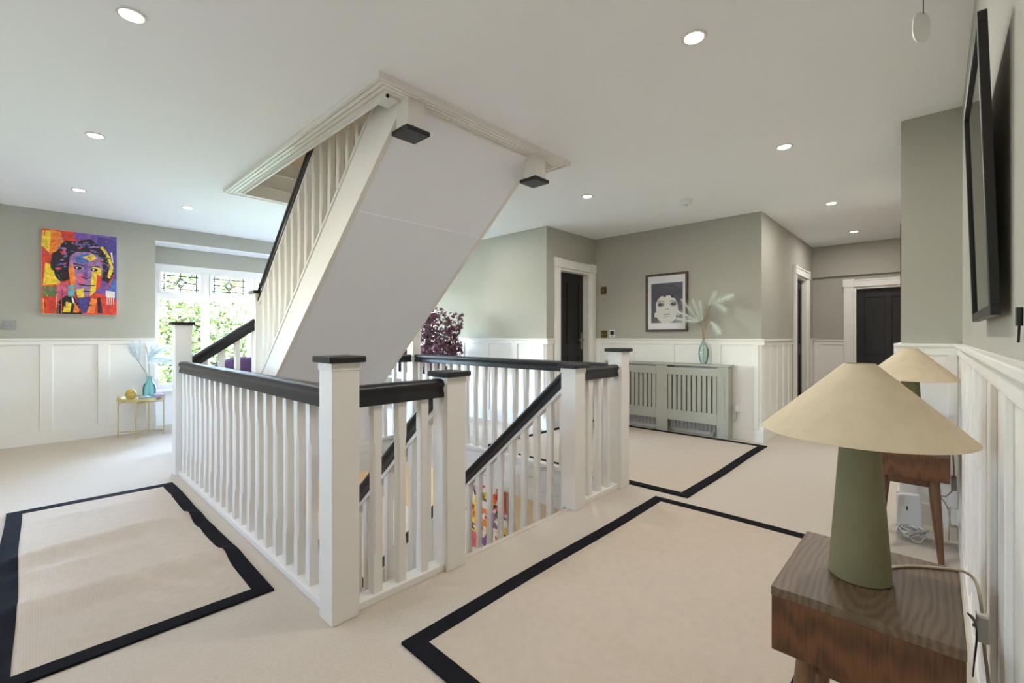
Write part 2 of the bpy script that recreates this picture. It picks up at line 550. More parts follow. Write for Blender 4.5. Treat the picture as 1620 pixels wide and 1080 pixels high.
def make_door(num, axis, c, n, a0, a1, top, label, wl=.11, wr=.11, leafset=.10, handle_at=None):
    d = bpy.data.objects.new('door_%d' % num, None); COL.objects.link(d); struct(d)
    d['label'] = label; d.location = (a0, c, 0) if axis == 'x' else (c, a0, 0)
    gf = G(); architrave(gf, axis, c, n, a0, a1, top)
    obj('door_frame', gf, 'white', d, bevel=.003)
    gj = G()
    wallbox(axis, c, n, a0, a0 + .028, -.149, 0, 0, top, gj)
    wallbox(axis, c, n, a1 - .028, a1, -.149, 0, 0, top, gj)
    wallbox(axis, c, n, a0 + .028, a1 - .028, -.149, 0, top - .028, top, gj)
    obj('door_jamb', gj, 'white', d)
    gl = G()
    p0, p1 = a0 + .028, a1 - .028
    wallbox(axis, c, n, p0, p1, -leafset - .035, -leafset, .0, top - .028, gl)
    lf = obj('door_leaf', gl, 'doorblack', d)
    # raised stiles and rails make the sunk panels
    gs = G()
    wd = p1 - p0
    for q0, q1 in ((p0, p0 + .09), (p1 - .09, p1), ((p0 + p1) / 2 - .04, (p0 + p1) / 2 + .04)):
        wallbox(axis, c, n, q0, q1, -leafset, -leafset + .012, .01, top - .03, gs)
    for z0, z1 in ((.01, .20), (.85, 1.0), (top - .15, top - .03)):
        wallbox(axis, c, n, p0, p1, -leafset, -leafset + .011, z0, z1, gs)
    obj('stile', gs, 'doorblack', lf, bevel=.004)
    if handle_at is not None:
        gh = G()
        a, s = handle_at
        wallbox(axis, c, n, a - .02, a + .02, -leafset + .012, -leafset + .022, .93, 1.15, gh)
        wallbox(axis, c, n, a - .008, a + .008, -leafset + .02, -leafset + .06, 1.045, 1.065, gh)
        wallbox(axis, c, n, min(a, a + s * .11), max(a, a + s * .11), -leafset + .05, -leafset + .065, 1.045, 1.065, gh)
        obj('door_handle', gh, 'nickel', lf, bevel=.003)
    return d


make_door(1, 'x', YD, -1, 4.40, 5.06, 1.94, 'black panelled door in white frame in the alcove by the radiator cover', handle_at=(4.985, -1))
make_door(2, 'x', YC, -1, 6.73, 7.42, 1.90, 'black door deep in white frame on the left side of the corridor', leafset=.062)
make_door(3, 'y', XE, -1, .10, .84, 1.79, 'black panelled door closing the end of the corridor', leafset=.09)


# ------------------------------------------------------------------ windows
def make_window(num, axis, c, n, a0, a1, z0, z1, cols, label, diamonds=True):
    d = bpy.data.objects.new('window_%d' % num, None); COL.objects.link(d); struct(d)
    d['label'] = label; d.location = (a0, c, z0) if axis == 'x' else (c, a0, z0)
    tz = 1.605
    gf = G()
    wallbox(axis, c, n, a0, a1, -.10, .01, z0, z0 + .06, gf); wallbox(axis, c, n, a0, a1, -.10, .01, z1 - .075, z1, gf)
    wallbox(axis, c, n, a0, a0 + .05, -.10, .01, z0 + .06, z1 - .075, gf); wallbox(axis, c, n, a1 - .05, a1, -.10, .01, z0 + .06, z1 - .075, gf)
    obj('window_frame', gf, 'pvc', d, bevel=.004)
    gs = G(); wallbox(axis, c, n, a0 - .02, a1 + .02, -.02, .10, z0 - .03, z0 + .0, gs)
    obj('window_sill', gs, 'pvc', d, bevel=.005)
    wd = (a1 - a0) / cols
    for k in range(cols):
        p, q = a0 + wd * k, a0 + wd * (k + 1)
        if k:
            gm = G(); wallbox(axis, c, n, p - .036, p + .036, -.09, .008, z0 + .06, z1 - .075, gm)
            obj('mullion', gm, 'pvc', d, bevel=.004)
        gt = G(); wallbox(axis, c, n, p + .036, q - .036, -.09, .008, tz - .035, tz + .035, gt)
        obj('transom', gt, 'pvc', d, bevel=.004)
        ia, ib = p + .05, q - .05
        # opening top light: its own sash round the pane
        gh = G()
        for (u0, u1, v0, v1) in ((ia - .012, ib + .012, tz + .035, tz + .06), (ia - .012, ib + .012, z1 - .10, z1 - .075), (ia - .012, ia + .018, tz + .06, z1 - .10), (ib - .018, ib + .012, tz + .06, z1 - .10)):
            wallbox(axis, c, n, u0, u1, -.07, .016, v0, v1, gh)
        sash = obj('top_light', gh, 'pvc', d, bevel=.003)
        gp = G(); wallbox(axis, c, n, ia, ib, -.043, -.037, tz + .05, z1 - .09, gp)
        obj('pane', gp, 'glass', sash)
        gp = G(); wallbox(axis, c, n, p + .03, q - .03, -.043, -.037, z0 + .05, tz - .03, gp)
        obj('pane', gp, 'glass', d)
        gl = G()
        m, zc, u0, u1, v0, v1 = (ia + ib) / 2, (tz + .06 + z1 - .10) / 2, ia + .018, ib - .018, tz + .06, z1 - .10
        def bar(p0, p1):
            A = lambda u, v: ((u, c + n * -.033, v) if axis == 'x' else (c + n * -.033, u, v))
            gl.tube([A(*p0), A(*p1)], .0075, 6)
        L = .058
        for s in (1.0, .62):
            cs = [(m - L * s, zc), (m, zc + L * 1.1 * s), (m + L * s, zc), (m, zc - L * 1.1 * s)]
            for i in range(4): bar(cs[i], cs[(i + 1) % 4])
        bar((u0, zc), (m - L, zc)); bar((m + L, zc), (u1, zc)); bar((m, v0), (m, zc - L * 1.1)); bar((m, zc + L * 1.1), (m, v1))
        for u in (u0 + .035, u1 - .035): bar((u, v0), (u, v1))
        for v in (v0 + .035, v1 - .035): bar((u0, v), (u1, v))
        obj('leading', gl, 'lead', sash)
        gk = G(); wallbox(axis, c, n, m - .05, m + .05, .016, .026, tz + .042, tz + .054, gk)
        obj('window_handle', gk, 'pvc', sash)
    return d


make_window(1, 'x', YB, -1, 1.03, 3.75, .45, 2.0, 5, 'wide white bay window with leaded diamond top lights above the garden')
make_window(2, 'y', XW, -1, 5.45, 6.62, .45, 2.0, 2, 'bright white window beside the burgundy tree')
make_window(3, 'y', XBACK, 1, 2.9, 3.55, 1.15, 2.05, 1, 'unseen small window added behind the viewpoint to let in daylight')  # unseen window added to bring daylight onto the left-facing sides
for nm, loc, rot, sx, sy in (('window_portal', (XBACK - .15, 3.22, 1.6), (rad(-90), 0, rad(90)), .75, 1.0), ('window_portal', (2.39, YB + .15, 1.22), (rad(-90), 0, 0), 2.8, 1.65), ('window_portal', (XW + .15, 6.03, 1.22), (rad(-90), 0, rad(-90)), 1.25, 1.65)):
    pd = bpy.data.lights.new(nm, 'AREA'); pd.shape = 'RECTANGLE'; pd.size = sx; pd.size_y = sy
    pd.cycles.is_portal = True
    po = bpy.data.objects.new(nm, pd); COL.objects.link(po); po.location = loc; po.rotation_euler = rot

# ------------------------------------------------------------------ stair parts
RAIL = [(-.033, 0), (-.031, .020), (-.025, .034), (-.027, .046), (-.035, .056), (-.0355, .068), (-.028, .079), (-.014, .085),
        (.014, .085), (.028, .079), (.0355, .068), (.035, .056), (.027, .046), (.025, .034), (.031, .020), (.033, 0)]
NW = .112


def newel(parent, x, y, z0, z1, capw=.152, capt=.026, flip=False):
    """square post whose low-X low-Y corner is at x,y with its black flat cap"""
    g = G(); g.box(x, x + NW, y, y + NW, z0, z1)
    o = obj('newel_post', g, 'post', parent, bevel=.003)
    e = (capw - NW) / 2
    gc = G()
    if flip: gc.box(x - e, x + NW + e, y - e, y + NW + e, z0 - capt, z0)
    else: gc.box(x - e, x + NW + e, y - e, y + NW + e, z1, z1 + capt)
    obj('newel_cap', gc, 'black', o, bevel=.006)
    if not flip:
        gb = G(); gb.box(x - .003, x + NW + .003, y - .003, y + NW + .003, z1 - .030, z1)
        obj('cap_collar', gb, 'post', o, bevel=.002)
    return o


def baluster_mesh(h, sq=.041, tb=.15, slant=0.0):
    """square stick with stop-chamfered middle; slant tilts both ends along +Y"""
    g = G()
    r = sq / 2; c = .008
    def sec(z, ch):
        k = c if ch else .0012
        p = [(r - k, -r), (r, -r + k), (r, r - k), (r - k, r), (-r + k, r), (-r, r - k), (-r, -r + k), (-r + k, -r)]
        return [(a, b, z) for a, b in p]
    levels = [(0, 0), (tb, 0), (tb + .05, 1), (h - tb - .05, 1), (h - tb, 0), (h, 0)] if h > .5 else [(0, 0), (h, 0)]
    vs = []
    for i, (z, ch) in enumerate(levels):
        s = sec(z, ch)
        if i in (0, len(levels) - 1): s = [(a, b, z + slant * b) for a, b, z in s]
        vs += s
    fs = []
    for j in range(len(levels) - 1):
        for k in range(8):
            fs.append((j * 8 + k, j * 8 + (k + 1) % 8, (j + 1) * 8 + (k + 1) % 8, (j + 1) * 8 + k))
    fs += [tuple(range(7, -1, -1)), tuple((len(levels) - 1) * 8 + k for k in range(8))]
    me = bpy.data.meshes.new('baluster'); me.from_pydata(vs, [], fs); me.materials.append(M['post']); me.update()
    return me


BAL = baluster_mesh(.80)
RZ = .815      # underside of the level handrails

# ---- left balustrade: far post, long run along the landing, corner post, short run to the stair head
bl = thing('balustrade', 'white landing balustrade with black handrail from bay window round the near corner post', 'balustrade', (HX0, HY0, 0))
n1 = newel(bl, .776, 1.66, 0, .998)
n2 = newel(bl, 1.328, 1.66, 0, .908)
n5 = newel(bl, .776, 4.37, 0, 1.190)
g = G(); g.sweep(RAIL, (.832, 1.66 + NW, RZ), (.832, 4.37, RZ)); obj('handrail', g, 'black', bl, smooth=True)
g = G(); g.sweep(RAIL, (.776 + NW, 1.716, RZ), (1.328, 1.716, RZ)); obj('handrail', g, 'black', bl, smooth=True)
g = G(); g.box(.797, .867, 1.66 + NW, 4.37, 0, .032); obj('base_rail', g, 'post', bl, bevel=.003)
g = G(); g.box(.776 + NW, 1.328, 1.681, 1.751, 0, .032); obj('base_rail', g, 'post', bl, bevel=.003)
for k in range(20): piece('baluster', BAL, bl, (.832, 1.772 + (k + .5) * (4.37 - 1.772) / 20, .025))
for k in range(3): piece('baluster', BAL, bl, (.99 + .1185 * k, 1.716, .025))

# ---- right balustrade: stair-head post, corner post, long run back, far short run
br = thing('balustrade', 'white landing balustrade with black handrail running back towards the burgundy tree', 'balustrade', (HX1, HY0, 0))
n3 = newel(br, 2.345, 1.655, 0, .897)
n4 = newel(br, 2.918, 1.655, 0, .988)
n6 = newel(br, 2.918, 4.265, 0, 1.20)
g = G(); g.sweep(RAIL, (2.345 + NW, 1.711, RZ - .005), (2.918, 1.711, RZ - .005)); obj('handrail', g, 'black', br, smooth=True)
g = G(); g.sweep(RAIL, (2.974, 1.655 + NW, RZ), (2.974, 4.265, RZ)); obj('handrail', g, 'black', br, smooth=True)
g = G(); g.sweep(RAIL, (2.52, 4.32, RZ), (2.918, 4.32, RZ)); obj('handrail', g, 'black', br, smooth=True)
g = G(); g.box(2.345 + NW, 2.918, 1.676, 1.746, 0, .032); obj('base_rail', g, 'post', br, bevel=.003)
g = G(); g.box(2.939, 3.009, 1.655 + NW, 4.265, 0, .032); obj('base_rail', g, 'post', br, bevel=.003)
g = G(); g.box(2.52, 2.918, 4.285, 4.355, 0, .032); obj('base_rail', g, 'post', br, bevel=.003)
for k in range(3): piece('baluster', BAL, br, (2.572 + .1175 * k, 1.711, .025))
for k in range(19): piece('baluster', BAL, br, (2.974, 1.767 + (k + .5) * (4.265 - 1.767) / 19, .025))
for k in range(3): piece('baluster', BAL, br, (2.60 + .12 * k, 4.32, .025))

# ---- moulded fascia round the stair well
g = G()
for z0, z1, t in ((-.03, 0.0, .012), (-.11, -.03, .022), (-.125, -.11, .012), (-.205, -.125, .022), (-.22, -.205, .012), (-.31, -.22, .024)):
    g.box(HX1 - t, HX1, HY0, HY1, z0, z1); g.box(HX0, HX0 + t, HY0, HY1, z0, z1)
    g.box(HX0 + t, HX1 - t, HY1 - t, HY1, z0, z1)
    g.box(HX0 + t, 1.36, HY0, HY0 + t, z0, z1); g.box(2.42, HX1 - t, HY0, HY0 + t, z0, z1)
struct(obj('trim_4', g, 'white'))
g = G(); g.box(1.44, 2.345, 1.69, HY0 + .012, -.30, 0.004)
struct(obj('trim_5', g, 'carpet', bevel=.006))

# ---- flight going up to the next storey
SX0, SX1 = 1.381, 2.490
KS = 1.027
zs = lambda y: 1.1 + 1.105 * KS - .852 * (y - 2.2 * KS)
zt = lambda y: 1.1 + 1.354 * KS - .889 * (y - 2.301 * KS)
zh = lambda y: 1.1 + 1.34 * KS - .8926 * (y - 3.153 * KS)
up = thing('staircase', 'white staircase rising overhead to the ceiling opening with plain sloping underside', 'staircase', (SX0, 4.27, 0))
YA, YZ = 2.005, 4.40
for x in (SX0, SX1 - .035):
    g = G(); g.prism([(YA + .10, zs(YA + .1)), (YZ, zs(YZ)), (YZ, zt(YZ)), (YA + .1, zt(YA + .1))], 'x', x, x + .035)
    obj('stringer', g, 'white', up, bevel=.002)
    g = G(); g.prism([(YA + .10, zt(YA + .1)), (YZ, zt(YZ)), (YZ, zt(YZ) + .03), (YA + .1, zt(YA + .1) + .03)], 'x', x - .008, x + .052)
    obj('base_rail', g, 'post', up, bevel=.002)
ysm = 2.67
for y0, y1, dz in ((YA + .10, ysm, .004), (ysm, YZ, .0)):
    g = G(); g.prism([(y0, zs(y0) + dz), (y1, zs(y1) + dz), (y1, zs(y1) + .02), (y0, zs(y0) + .02)], 'x', SX0 + .035, SX1 - .035)
    obj('soffit_panel', g, 'soffit', up)
g = G(); g.prism([(ysm - .012, zs(ysm - .012) - .006), (ysm + .006, zs(ysm + .006) - .006), (ysm + .006, zs(ysm) + .01), (ysm - .012, zs(ysm) + .01)], 'x', SX0 + .035, SX1 - .035)
obj('soffit_bead', g, 'soffit', up)
nst = 11
for k in range(nst):
    y1 = 4.40 - k * .214; z1 = .76 + k * .19
    g = G(); g.box(SX0 + .035, SX1 - .035, y1 - .235, y1, z1 - .025, z1); obj('tread', g, 'carpet', up)
    g = G(); g.box(SX0 + .035, SX1 - .035, y1 - .235, y1 - .217, z1, z1 + .165); obj('riser', g, 'white', up)
newel(up, 1.366, 2.039, 2.219, 3.60, flip=True)
newel(up, 2.408, 2.039, 2.219, 3.60, flip=True)
nt_ = newel(up, 1.354, 4.377, 0, 1.480)
newel(up, 2.408, 4.377, 0, .79)
for x in (SX0 + .022, SX1 - .017):
    g = G(); g.sweep(RAIL, (x, YA + .13, zh(YA + .13) - .045), (x, 4.377, zh(4.377) - .045)); obj('handrail', g, 'black', up, smooth=True)
for x in (SX0 + .022, SX1 - .017):
    g = G(); g.sweep([(-.026, -.022), (-.026, .002), (.026, .002), (.026, -.022)], (x, YA + .13, zh(YA + .13) - .045), (x, 4.377, zh(4.377) - .045)); obj('rail_fillet', g, 'post', up)
UB = {}
for x in (SX0 + .018, SX1 - .018):
    for k in range(17):
        y = 2.235 + k * .1275
        h = zh(y) - .012 - zt(y) - .02
        me = UB.setdefault(round(h, 2), None) or baluster_mesh(h, slant=-.889)
        UB[round(h, 2)] = me
        piece('baluster', me, up, (x, y, zt(y) + .02))
# first steps turning up from the landing, their short raking rail
for i, (x0, x1, z1) in enumerate(((.985, 1.20, .19), (1.18, 1.37, .38), (1.35, 2.425, .57))):
    g = G(); g.box(x0, x1, 4.46, 5.36, z1 - .19 if i < 2 else 0.0, z1)
    obj('tread', g, 'carpet', up, bevel=.006)
g = G(); g.box(1.466, 2.408, 4.375, 4.455, -.30, zs(4.40)); obj('apron_panel', g, 'white', up)
g = G(); g.prism([(.888, 0.03), (1.354, .03), (1.354, .43), (.888, .12)], 'y', 4.415, 4.445); obj('stringer', g, 'white', up)
g = G(); g.sweep(RAIL, (.888, 4.43, .83), (1.354, 4.43, 1.155)); obj('handrail', g, 'black', up, smooth=True)
for x in (.985, 1.105, 1.225):
    zz = .10 + .72 * (x - .888); piece('baluster', baluster_mesh(.75), up, (x, 4.43, zz))

# ---- flight going down
dn = thing('staircase', 'white staircase with black handrails descending into the stairwell below the landing', 'staircase', (1.36, 1.77, -2.7))
zd = lambda y: .805 - .885 * (y - 1.794)          # centre of the sloping rails
zb = lambda y: -.03 - .885 * (y - 1.794)          # top of the strings
for x in (1.365, 2.385):
    g = G(); g.prism([(1.775, zb(1.775)), (4.65, zb(4.65)), (4.65, max(-2.69, zb(4.65) - .30)), (4.5, -2.69), (1.775, zb(1.775) - .30)], 'x', x, x + .035)
    obj('stringer', g, 'white', dn)
for x in (1.384, 2.401):
    g = G(); g.sweep(RAIL, (x, 1.773, zd(1.773) - .05), (x, 4.55, zd(4.55) - .05)); obj('handrail', g, 'black', dn, smooth=True)
    g = G(); g.sweep([(-.026, -.020), (-.026, .002), (.026, .002), (.026, -.020)], (x, 1.773, zd(1.773) - .05), (x, 4.55, zd(4.55) - .05)); obj('rail_fillet', g, 'post', dn)
    for k in range(23):
        y = 1.90 + k * .118
        piece('baluster', UB.setdefault('d', None) or UB.__setitem__('d', baluster_mesh(.83, slant=-.885)) or UB['d'], dn, (x, y, zb(y) - .02))
for k in range(13):
    y0 = 1.73 + k * .222; z1 = -.19 * (k + 1)
    g = G(); g.box(1.40, 2.385, y0, y0 + .245, z1 - .03, z1); obj('tread', g, 'carpet', dn)
    g = G(); g.box(1.40, 2.385, y0 + .0, y0 + .016, z1, z1 + .16); obj('riser', g, 'white', dn)
for x in (1.330, 2.345): newel(dn, x, 4.58, -2.70, -1.55)

# ------------------------------------------------------------------ storey below
g = G(); g.box(-.6, 5.2, 0.2, 7.1, -2.8, -2.70); struct(obj('floor_lower', g, 'paving'))
g = G(); g.box(XW, XW + .1, .2, 7.1, -2.7, -.30); struct(obj('wall_lower_right', g, 'cream'))
g = G(); g.box(-.6, XW, 7.0, 7.1, -2.7, -.30); struct(obj('wall_lower_back', g, 'cream'))
g = G(); g.box(-.7, -.6, .2, 7.1, -2.7, -.30); struct(obj('wall_lower_left', g, 'cream'))
g = G(); g.box(-.6, XW, .1, .2, -2.7, -.30); struct(obj('wall_lower_front', g, 'cream'))
g = G(); g.box(XW - .012, XW, .2, 7.0, -2.7, -1.66); g.box(XW - .03, XW, .2, 7.0, -1.70, -1.64); struct(obj('trim_6', g, 'white'))
g = G(); g.box(-.6, XW - .03, 6.97, 7.0, -2.7, -1.64); struct(obj('trim_7', g, 'white'))


# ------------------------------------------------------------------ ceiling downlights
def downlight(x, y, label, z=CEIL, w=None, col=None):
    t = thing('downlight', label, 'ceiling light', (x, y, z), 'recessed ceiling downlights')
    g = G(); g.lathe([(.037, -.001), (.040, -.006), (.050, -.006), (.053, -.0005)], (x, y, z), 32)
    obj('trim_ring', g, 'plastic', t, smooth=True)
    g = G(); g.lathe([(.0001, -.0035), (.037, -.0035), (.037, -.001), (.0001, -.001)], (x, y, z), 32)
    obj('lens', g, 'bulb', t)
    ld = bpy.data.lights.new('downlight_lamp', 'AREA')
    ld.shape = 'DISK'; ld.size = .06; ld.energy = LAMP_W if w is None else w; ld.color = col or LAMP_COL; ld.spread = rad(180)
    lo = bpy.data.objects.new('downlight_lamp', ld); COL.objects.link(lo); lo.location = (0, 0, -.009); lo.parent = t
    return t


for x, y, l in ((.277, 2.37, 'round downlight in the top left corner of the white ceiling'),
                (.283, 3.96, 'round downlight second from the painting wall in the left ceiling row'),
                (.288, 5.54, 'round downlight nearest the colourful painting'),
                (1.08, 5.50, 'round downlight nearest the bay window'),
                (1.97, .766, 'round downlight nearest the right wall picture in the ceiling'),
                (3.53, .757, 'round downlight at the mouth of the corridor in front of the grey pier'),
                (3.525, 2.354, 'round downlight right of the rising stairs above the landing'),
                (5.34, .743, 'first of the two downlights inside the corridor'),
                (6.98, .739, 'farthest downlight, near the end door of the corridor')):
    downlight(x, y, l, w=LAMP_W * (0.5 if x < 1.2 else 1.55 if x < 2.5 else 1.0))
for x, y in ((.28, .78), (-1.3, 2.37), (-1.3, 3.96), (3.5, 4.0), (2.7, 5.6)):  # unseen downlights added to lift the brightness of the landing
    downlight(x, y, 'unseen round downlight added to brighten the landing', w=LAMP_W * .6)
for x, y in ((2.9, 3.0), (.9, 2.4), (3.2, 5.4), (.4, 4.8), (2.0, 5.9)):  # unseen lamps added to light the hall below
    downlight(x, y, 'unseen round downlight added to light the lower hall', -.31 if not (HX0 < x < HX1 and HY0 < y < HY1) else -.31, 12.0) if not (HX0 < x < HX1 and HY0 < y < HY1) else None
downlight(2.0, 5.0, 'round downlight in the ceiling of the storey above', 4.999, 17.0, (1.0, 0.72, 0.48))

# smoke detector
t = thing('smoke_detector', 'small white round smoke detector on the ceiling', 'smoke detector', (4.27, 1.735, CEIL))
g = G(); g.lathe([(.055, 0), (.055, -.014), (.048, -.018), (.048, -.022), (.052, -.026), (.046, -.044), (.0001, -.046)][::-1], (4.27, 1.735, CEIL), 32)
obj('housing', g, 'plastic', t, smooth=True)
g = G(); g.lathe([(.012, -.046), (.010, -.050), (.0001, -.0505)][::-1], (4.28, 1.735, CEIL), 16); obj('test_button', g, 'greyswitch', t, smooth=True)

# ------------------------------------------------------------------ rugs
def rug(label, x0, x1, y0, y1, bw=.068, ripple=None, warp=0.0):
    t = thing('rug', label, 'rug', (x0, y0, 0))
    def hgt(x, y):
        return .007 + (ripple(x, y) if ripple else 0.0)
    def wob(x, y):
        return (warp * math.sin(y * 5.1 + x), warp * math.sin(x * 4.3 + 1.0))
    def sheet(xa, xb, ya, yb, lift, nx, ny):
        g = G(); vs = []; fs = []
        for top in (1, 0):
            for j in range(ny + 1):
                for i in range(nx + 1):
                    x = xa + (xb - xa) * i / nx; y = ya + (yb - ya) * j / ny
                    wx, wy = wob(x, y)
                    vs.append((x + wx, y + wy, hgt(x, y) + lift if top else .001))
        W = nx + 1; N = W * (ny + 1)
        for j in range(ny):
            for i in range(nx):
                a = j * W + i
                fs.append((a, a + 1, a + 1 + W, a + W))
                fs.append((N + a, N + a + W, N + a + 1 + W, N + a + 1))
        for i in range(nx):
            fs.append((i + 1, i, N + i, N + i + 1)); b = ny * W + i; fs.append((b, b + 1, N + b + 1, N + b))
        for j in range(ny):
            a = j * W; fs.append((a, a + W, N + a + W, N + a)); b = a + nx; fs.append((b + W, b, N + b, N + b + W))
        return g.add(vs, fs)
    obj('rug_field', sheet(x0 + bw, x1 - bw, y0 + bw, y1 - bw, 0, 60, 60), 'rugfield', t, smooth=True)
    gb = G()
    for a in ((x0, x1, y0, y0 + bw, 60, 4), (x0, x1, y1 - bw, y1, 60, 4), (x0, x0 + bw, y0 + bw, y1 - bw, 4, 60), (x1 - bw, x1, y0 + bw, y1 - bw, 4, 60)):
        s = sheet(a[0], a[1], a[2], a[3], .003, a[4], a[5]); gb.add(s.v, s.f)
    obj('rug_border', gb, 'rugedge', t, smooth=True)
    return t


def left_ripple(x, y):
    z = 0
    for yc, k, w, h in ((3.26, .10, .085, .030), (2.62, -.06, .085, .028), (3.02, .04, .05, .010), (3.85, .0, .06, .006)):
        e = (y - yc - k * (x - .3)) / w
        z += 1.5 * h * math.exp(-e * e)
    edge = min(1, max(0, (.72 - x) / .10), max(0, (x + .11) / .10))
    return z * (.14 + .86 * edge)


rug('cream runner rug with black border and raised ripples beside the left balustrade', -.11, .722, 2.09, 4.17, ripple=left_ripple, warp=.004)
rug('large cream rug with black border in front of the near side table', .900, 2.925, .262, 1.395, warp=.004)
rug('cream rug with black border in front of the radiator cover', 3.05, 5.02, 1.225, 3.30, warp=.004)


# ------------------------------------------------------------------ bedside tables and lamps
def side_table(label, x0, y0):
    x1, y1 = x0 + .39, y0 + .31
    t = thing('side_table', label, 'table', (x0 + .195, y0 + .155, 0), 'walnut side tables along the right wall')
    g = G(); g.box(x0, x1, y0, y1, .398, .519); obj('table_body', g, 'walnut', t, bevel=.002)
    g = G(); g.box(x0 - .001, x1 + .001, y0 - .001, y1 + .001, .519, .540); obj('table_top', g, 'walnut_top', t, bevel=.002)
    g = G()
    g.box(x0 + .045, x1 - .045, y0 + .05, y0 + .068, .355, .398); g.box(x0 + .045, x1 - .045, y1 - .068, y1 - .05, .355, .398)
    g.box(x0 + .05, x0 + .068, y0 + .06, y1 - .06, .355, .398); g.box(x1 - .068, x1 - .05, y0 + .06, y1 - .06, .355, .398)
    obj('apron', g, 'walnut', t)
    for sx in (0, 1):
        for sy in (0, 1):
            tx = x0 + .055 if not sx else x1 - .055; ty = y0 + .06 if not sy else y1 - .06
            fx = tx + (-.03 if not sx else .03); fy = ty + (-.03 if not sy else .03)
            g = G(); g.tube([(tx, ty, .397), ((tx * .7 + fx * .3), (ty * .7 + fy * .3), .28), (fx, fy, 0.0)], [.020, .0205, .012], 16)
            obj('leg', g, 'walnut_leg', t, smooth=True)
    return t


def lamp(label, x, y, z0):
    t = thing('table_lamp', label, 'lamp', (x, y, z0), 'lamps on the walnut side tables')
    g = G(); g.lathe([(.0001, .0), (.056, 0.0), (.0605, .004), (.060, .012), (.052, .12), (.043, .25), (.037, .335), (.030, .345), (.0001, .345)], (x, y, z0), 48)
    obj('lamp_base', g, 'sagelamp', t, smooth=True)
    g = G(); zb_, zt_ = .335, .497
    prof = [(.199, zb_), (.2, zb_ + .001), (.030, zt_), (.028, zt_), (.197, zb_)]
    g.lathe(prof + [prof[0]], (x, y, z0), 64); g.f = [f for f in g.f if len(f) == 4]; g.mi = [0] * len(g.f)
    obj('lamp_shade', g, 'linen', t, smooth=True)
    g = G(); g.lathe([(.0001, .345), (.014, .345), (.014, .38), (.020, .40), (.028, .425), (.022, .452), (.0001, .462)], (x, y, z0), 20)
    obj('bulb', g, 'plastic', t, smooth=True)
    g = G()
    for k in range(3):
        a = k * 2.094; g.tube([(x, y, z0 + .385), (x + .115 * math.cos(a), y + .115 * math.sin(a), z0 + .413)], .0015, 6)
    obj('shade_carrier', g, 'plastic', t)
    return t


side_table('near walnut side table with splayed legs carrying the big lamp', 1.14, -.040)
l1 = lamp('near sage green table lamp with wide conical linen shade', 1.325, .13, .54)
side_table('farther walnut side table with splayed legs in front of the grey pier', 2.98, -.050)
l2 = lamp('farther sage green table lamp with conical linen shade against the pier', 3.19, .10, .54)


def bez(pts, n=10):
    """smooth Catmull-Rom line through points"""
    P = [Vector(p) for p in pts]; P = [P[0] * 2 - P[1]] + P + [P[-1] * 2 - P[-2]]
    out = []
    for i in range(1, len(P) - 2):
        for k in range(n):
            t = k / n; a, b, c, d = P[i - 1], P[i], P[i + 1], P[i + 2]
            out.append(.5 * ((2 * b) + (c - a) * t + (2 * a - 5 * b + 4 * c - d) * t * t + (3 * b - a - 3 * c + d) * t ** 3))
    return out + [P[-2]]


g = G(); g.tube(bez([(1.375, .11, .5435), (1.455, .05, .5435), (1.50, -.015, .5437), (1.515, -.050, .542), (1.51, -.068, .527), (1.475, -.074, .500), (1.463, -.076, .472)]), .0032, 8)
g.tube(bez([(1.457, -.077, .424), (1.44, -.079, .40), (1.40, -.082, .35), (1.38, -.082, .20), (1.37, -.079, .05), (1.42, -.078, .008)]), .0032, 8)
c1 = obj('lamp_cord', g, 'cordm', l1, smooth=True)
g = G(); g.prism([(1.446, .421), (1.449, .417), (1.469, .417), (1.472, .421), (1.475, .473), (1.472, .478), (1.452, .478), (1.449, .473)], 'y', -.087, -.066)
g.lathe([(.006, -.004), (.006, .004), (.0001, .006)], (1.46, -.066, .447), 14)
g.prism([(1.455, .437), (1.466, .437), (1.466, .458), (1.455, .458)], 'x', 1.444, 1.449) if False else None
obj('inline_switch', g, 'plastic', c1, bevel=.003)
g = G(); g.tube(bez([(3.25, .09, .543), (3.28, .0, .543), (3.25, -.055, .538), (3.2, -.066, .45), (3.15, -.066, .40)]), .0032, 8)
g.tube(bez([(3.14, -.066, .34), (3.30, -.04, .26), (3.42, -.02, .22), (3.48, -.05, .14), (3.42, -.06, .02)]), .0032, 8)
c2 = obj('lamp_cord', g, 'cordgrey', l2, smooth=True)
g = G(); g.box(3.125, 3.155, -.076, -.055, .335, .405); obj('inline_switch', g, 'cordgrey', c2, bevel=.003)

# dark strap hanging behind the near table
pts = bez([(1.34, -.047, .522), (1.36, -.056, .505), (1.40, -.062, .475), (1.42, -.064, .435), (1.40, -.060, .405), (1.37, -.056, .376)])
g = G(); vs = []; fs = []
for i, p in enumerate(pts):
    w = .010 if i < len(pts) - 12 else .010 * (len(pts) - 1 - i) / 11
    w = w * min(1, (i + 2) / 10)
    vs += [p + Vector((-w, 0, 0)), p + Vector((w, 0, 0)), p + Vector((w, -.0025, 0)), p + Vector((-w, -.0025, 0))]
for i in range(len(pts) - 1):
    for k in range(4): fs.append((i * 4 + k, i * 4 + (k + 1) % 4, i * 4 + 4 + (k + 1) % 4, i * 4 + 4 + k))
g.add(vs, fs)
tag(obj('strap', g, 'strap', at=(1.385, -.055, .376)), 'black glossy strap hanging behind the near side table', 'strap')

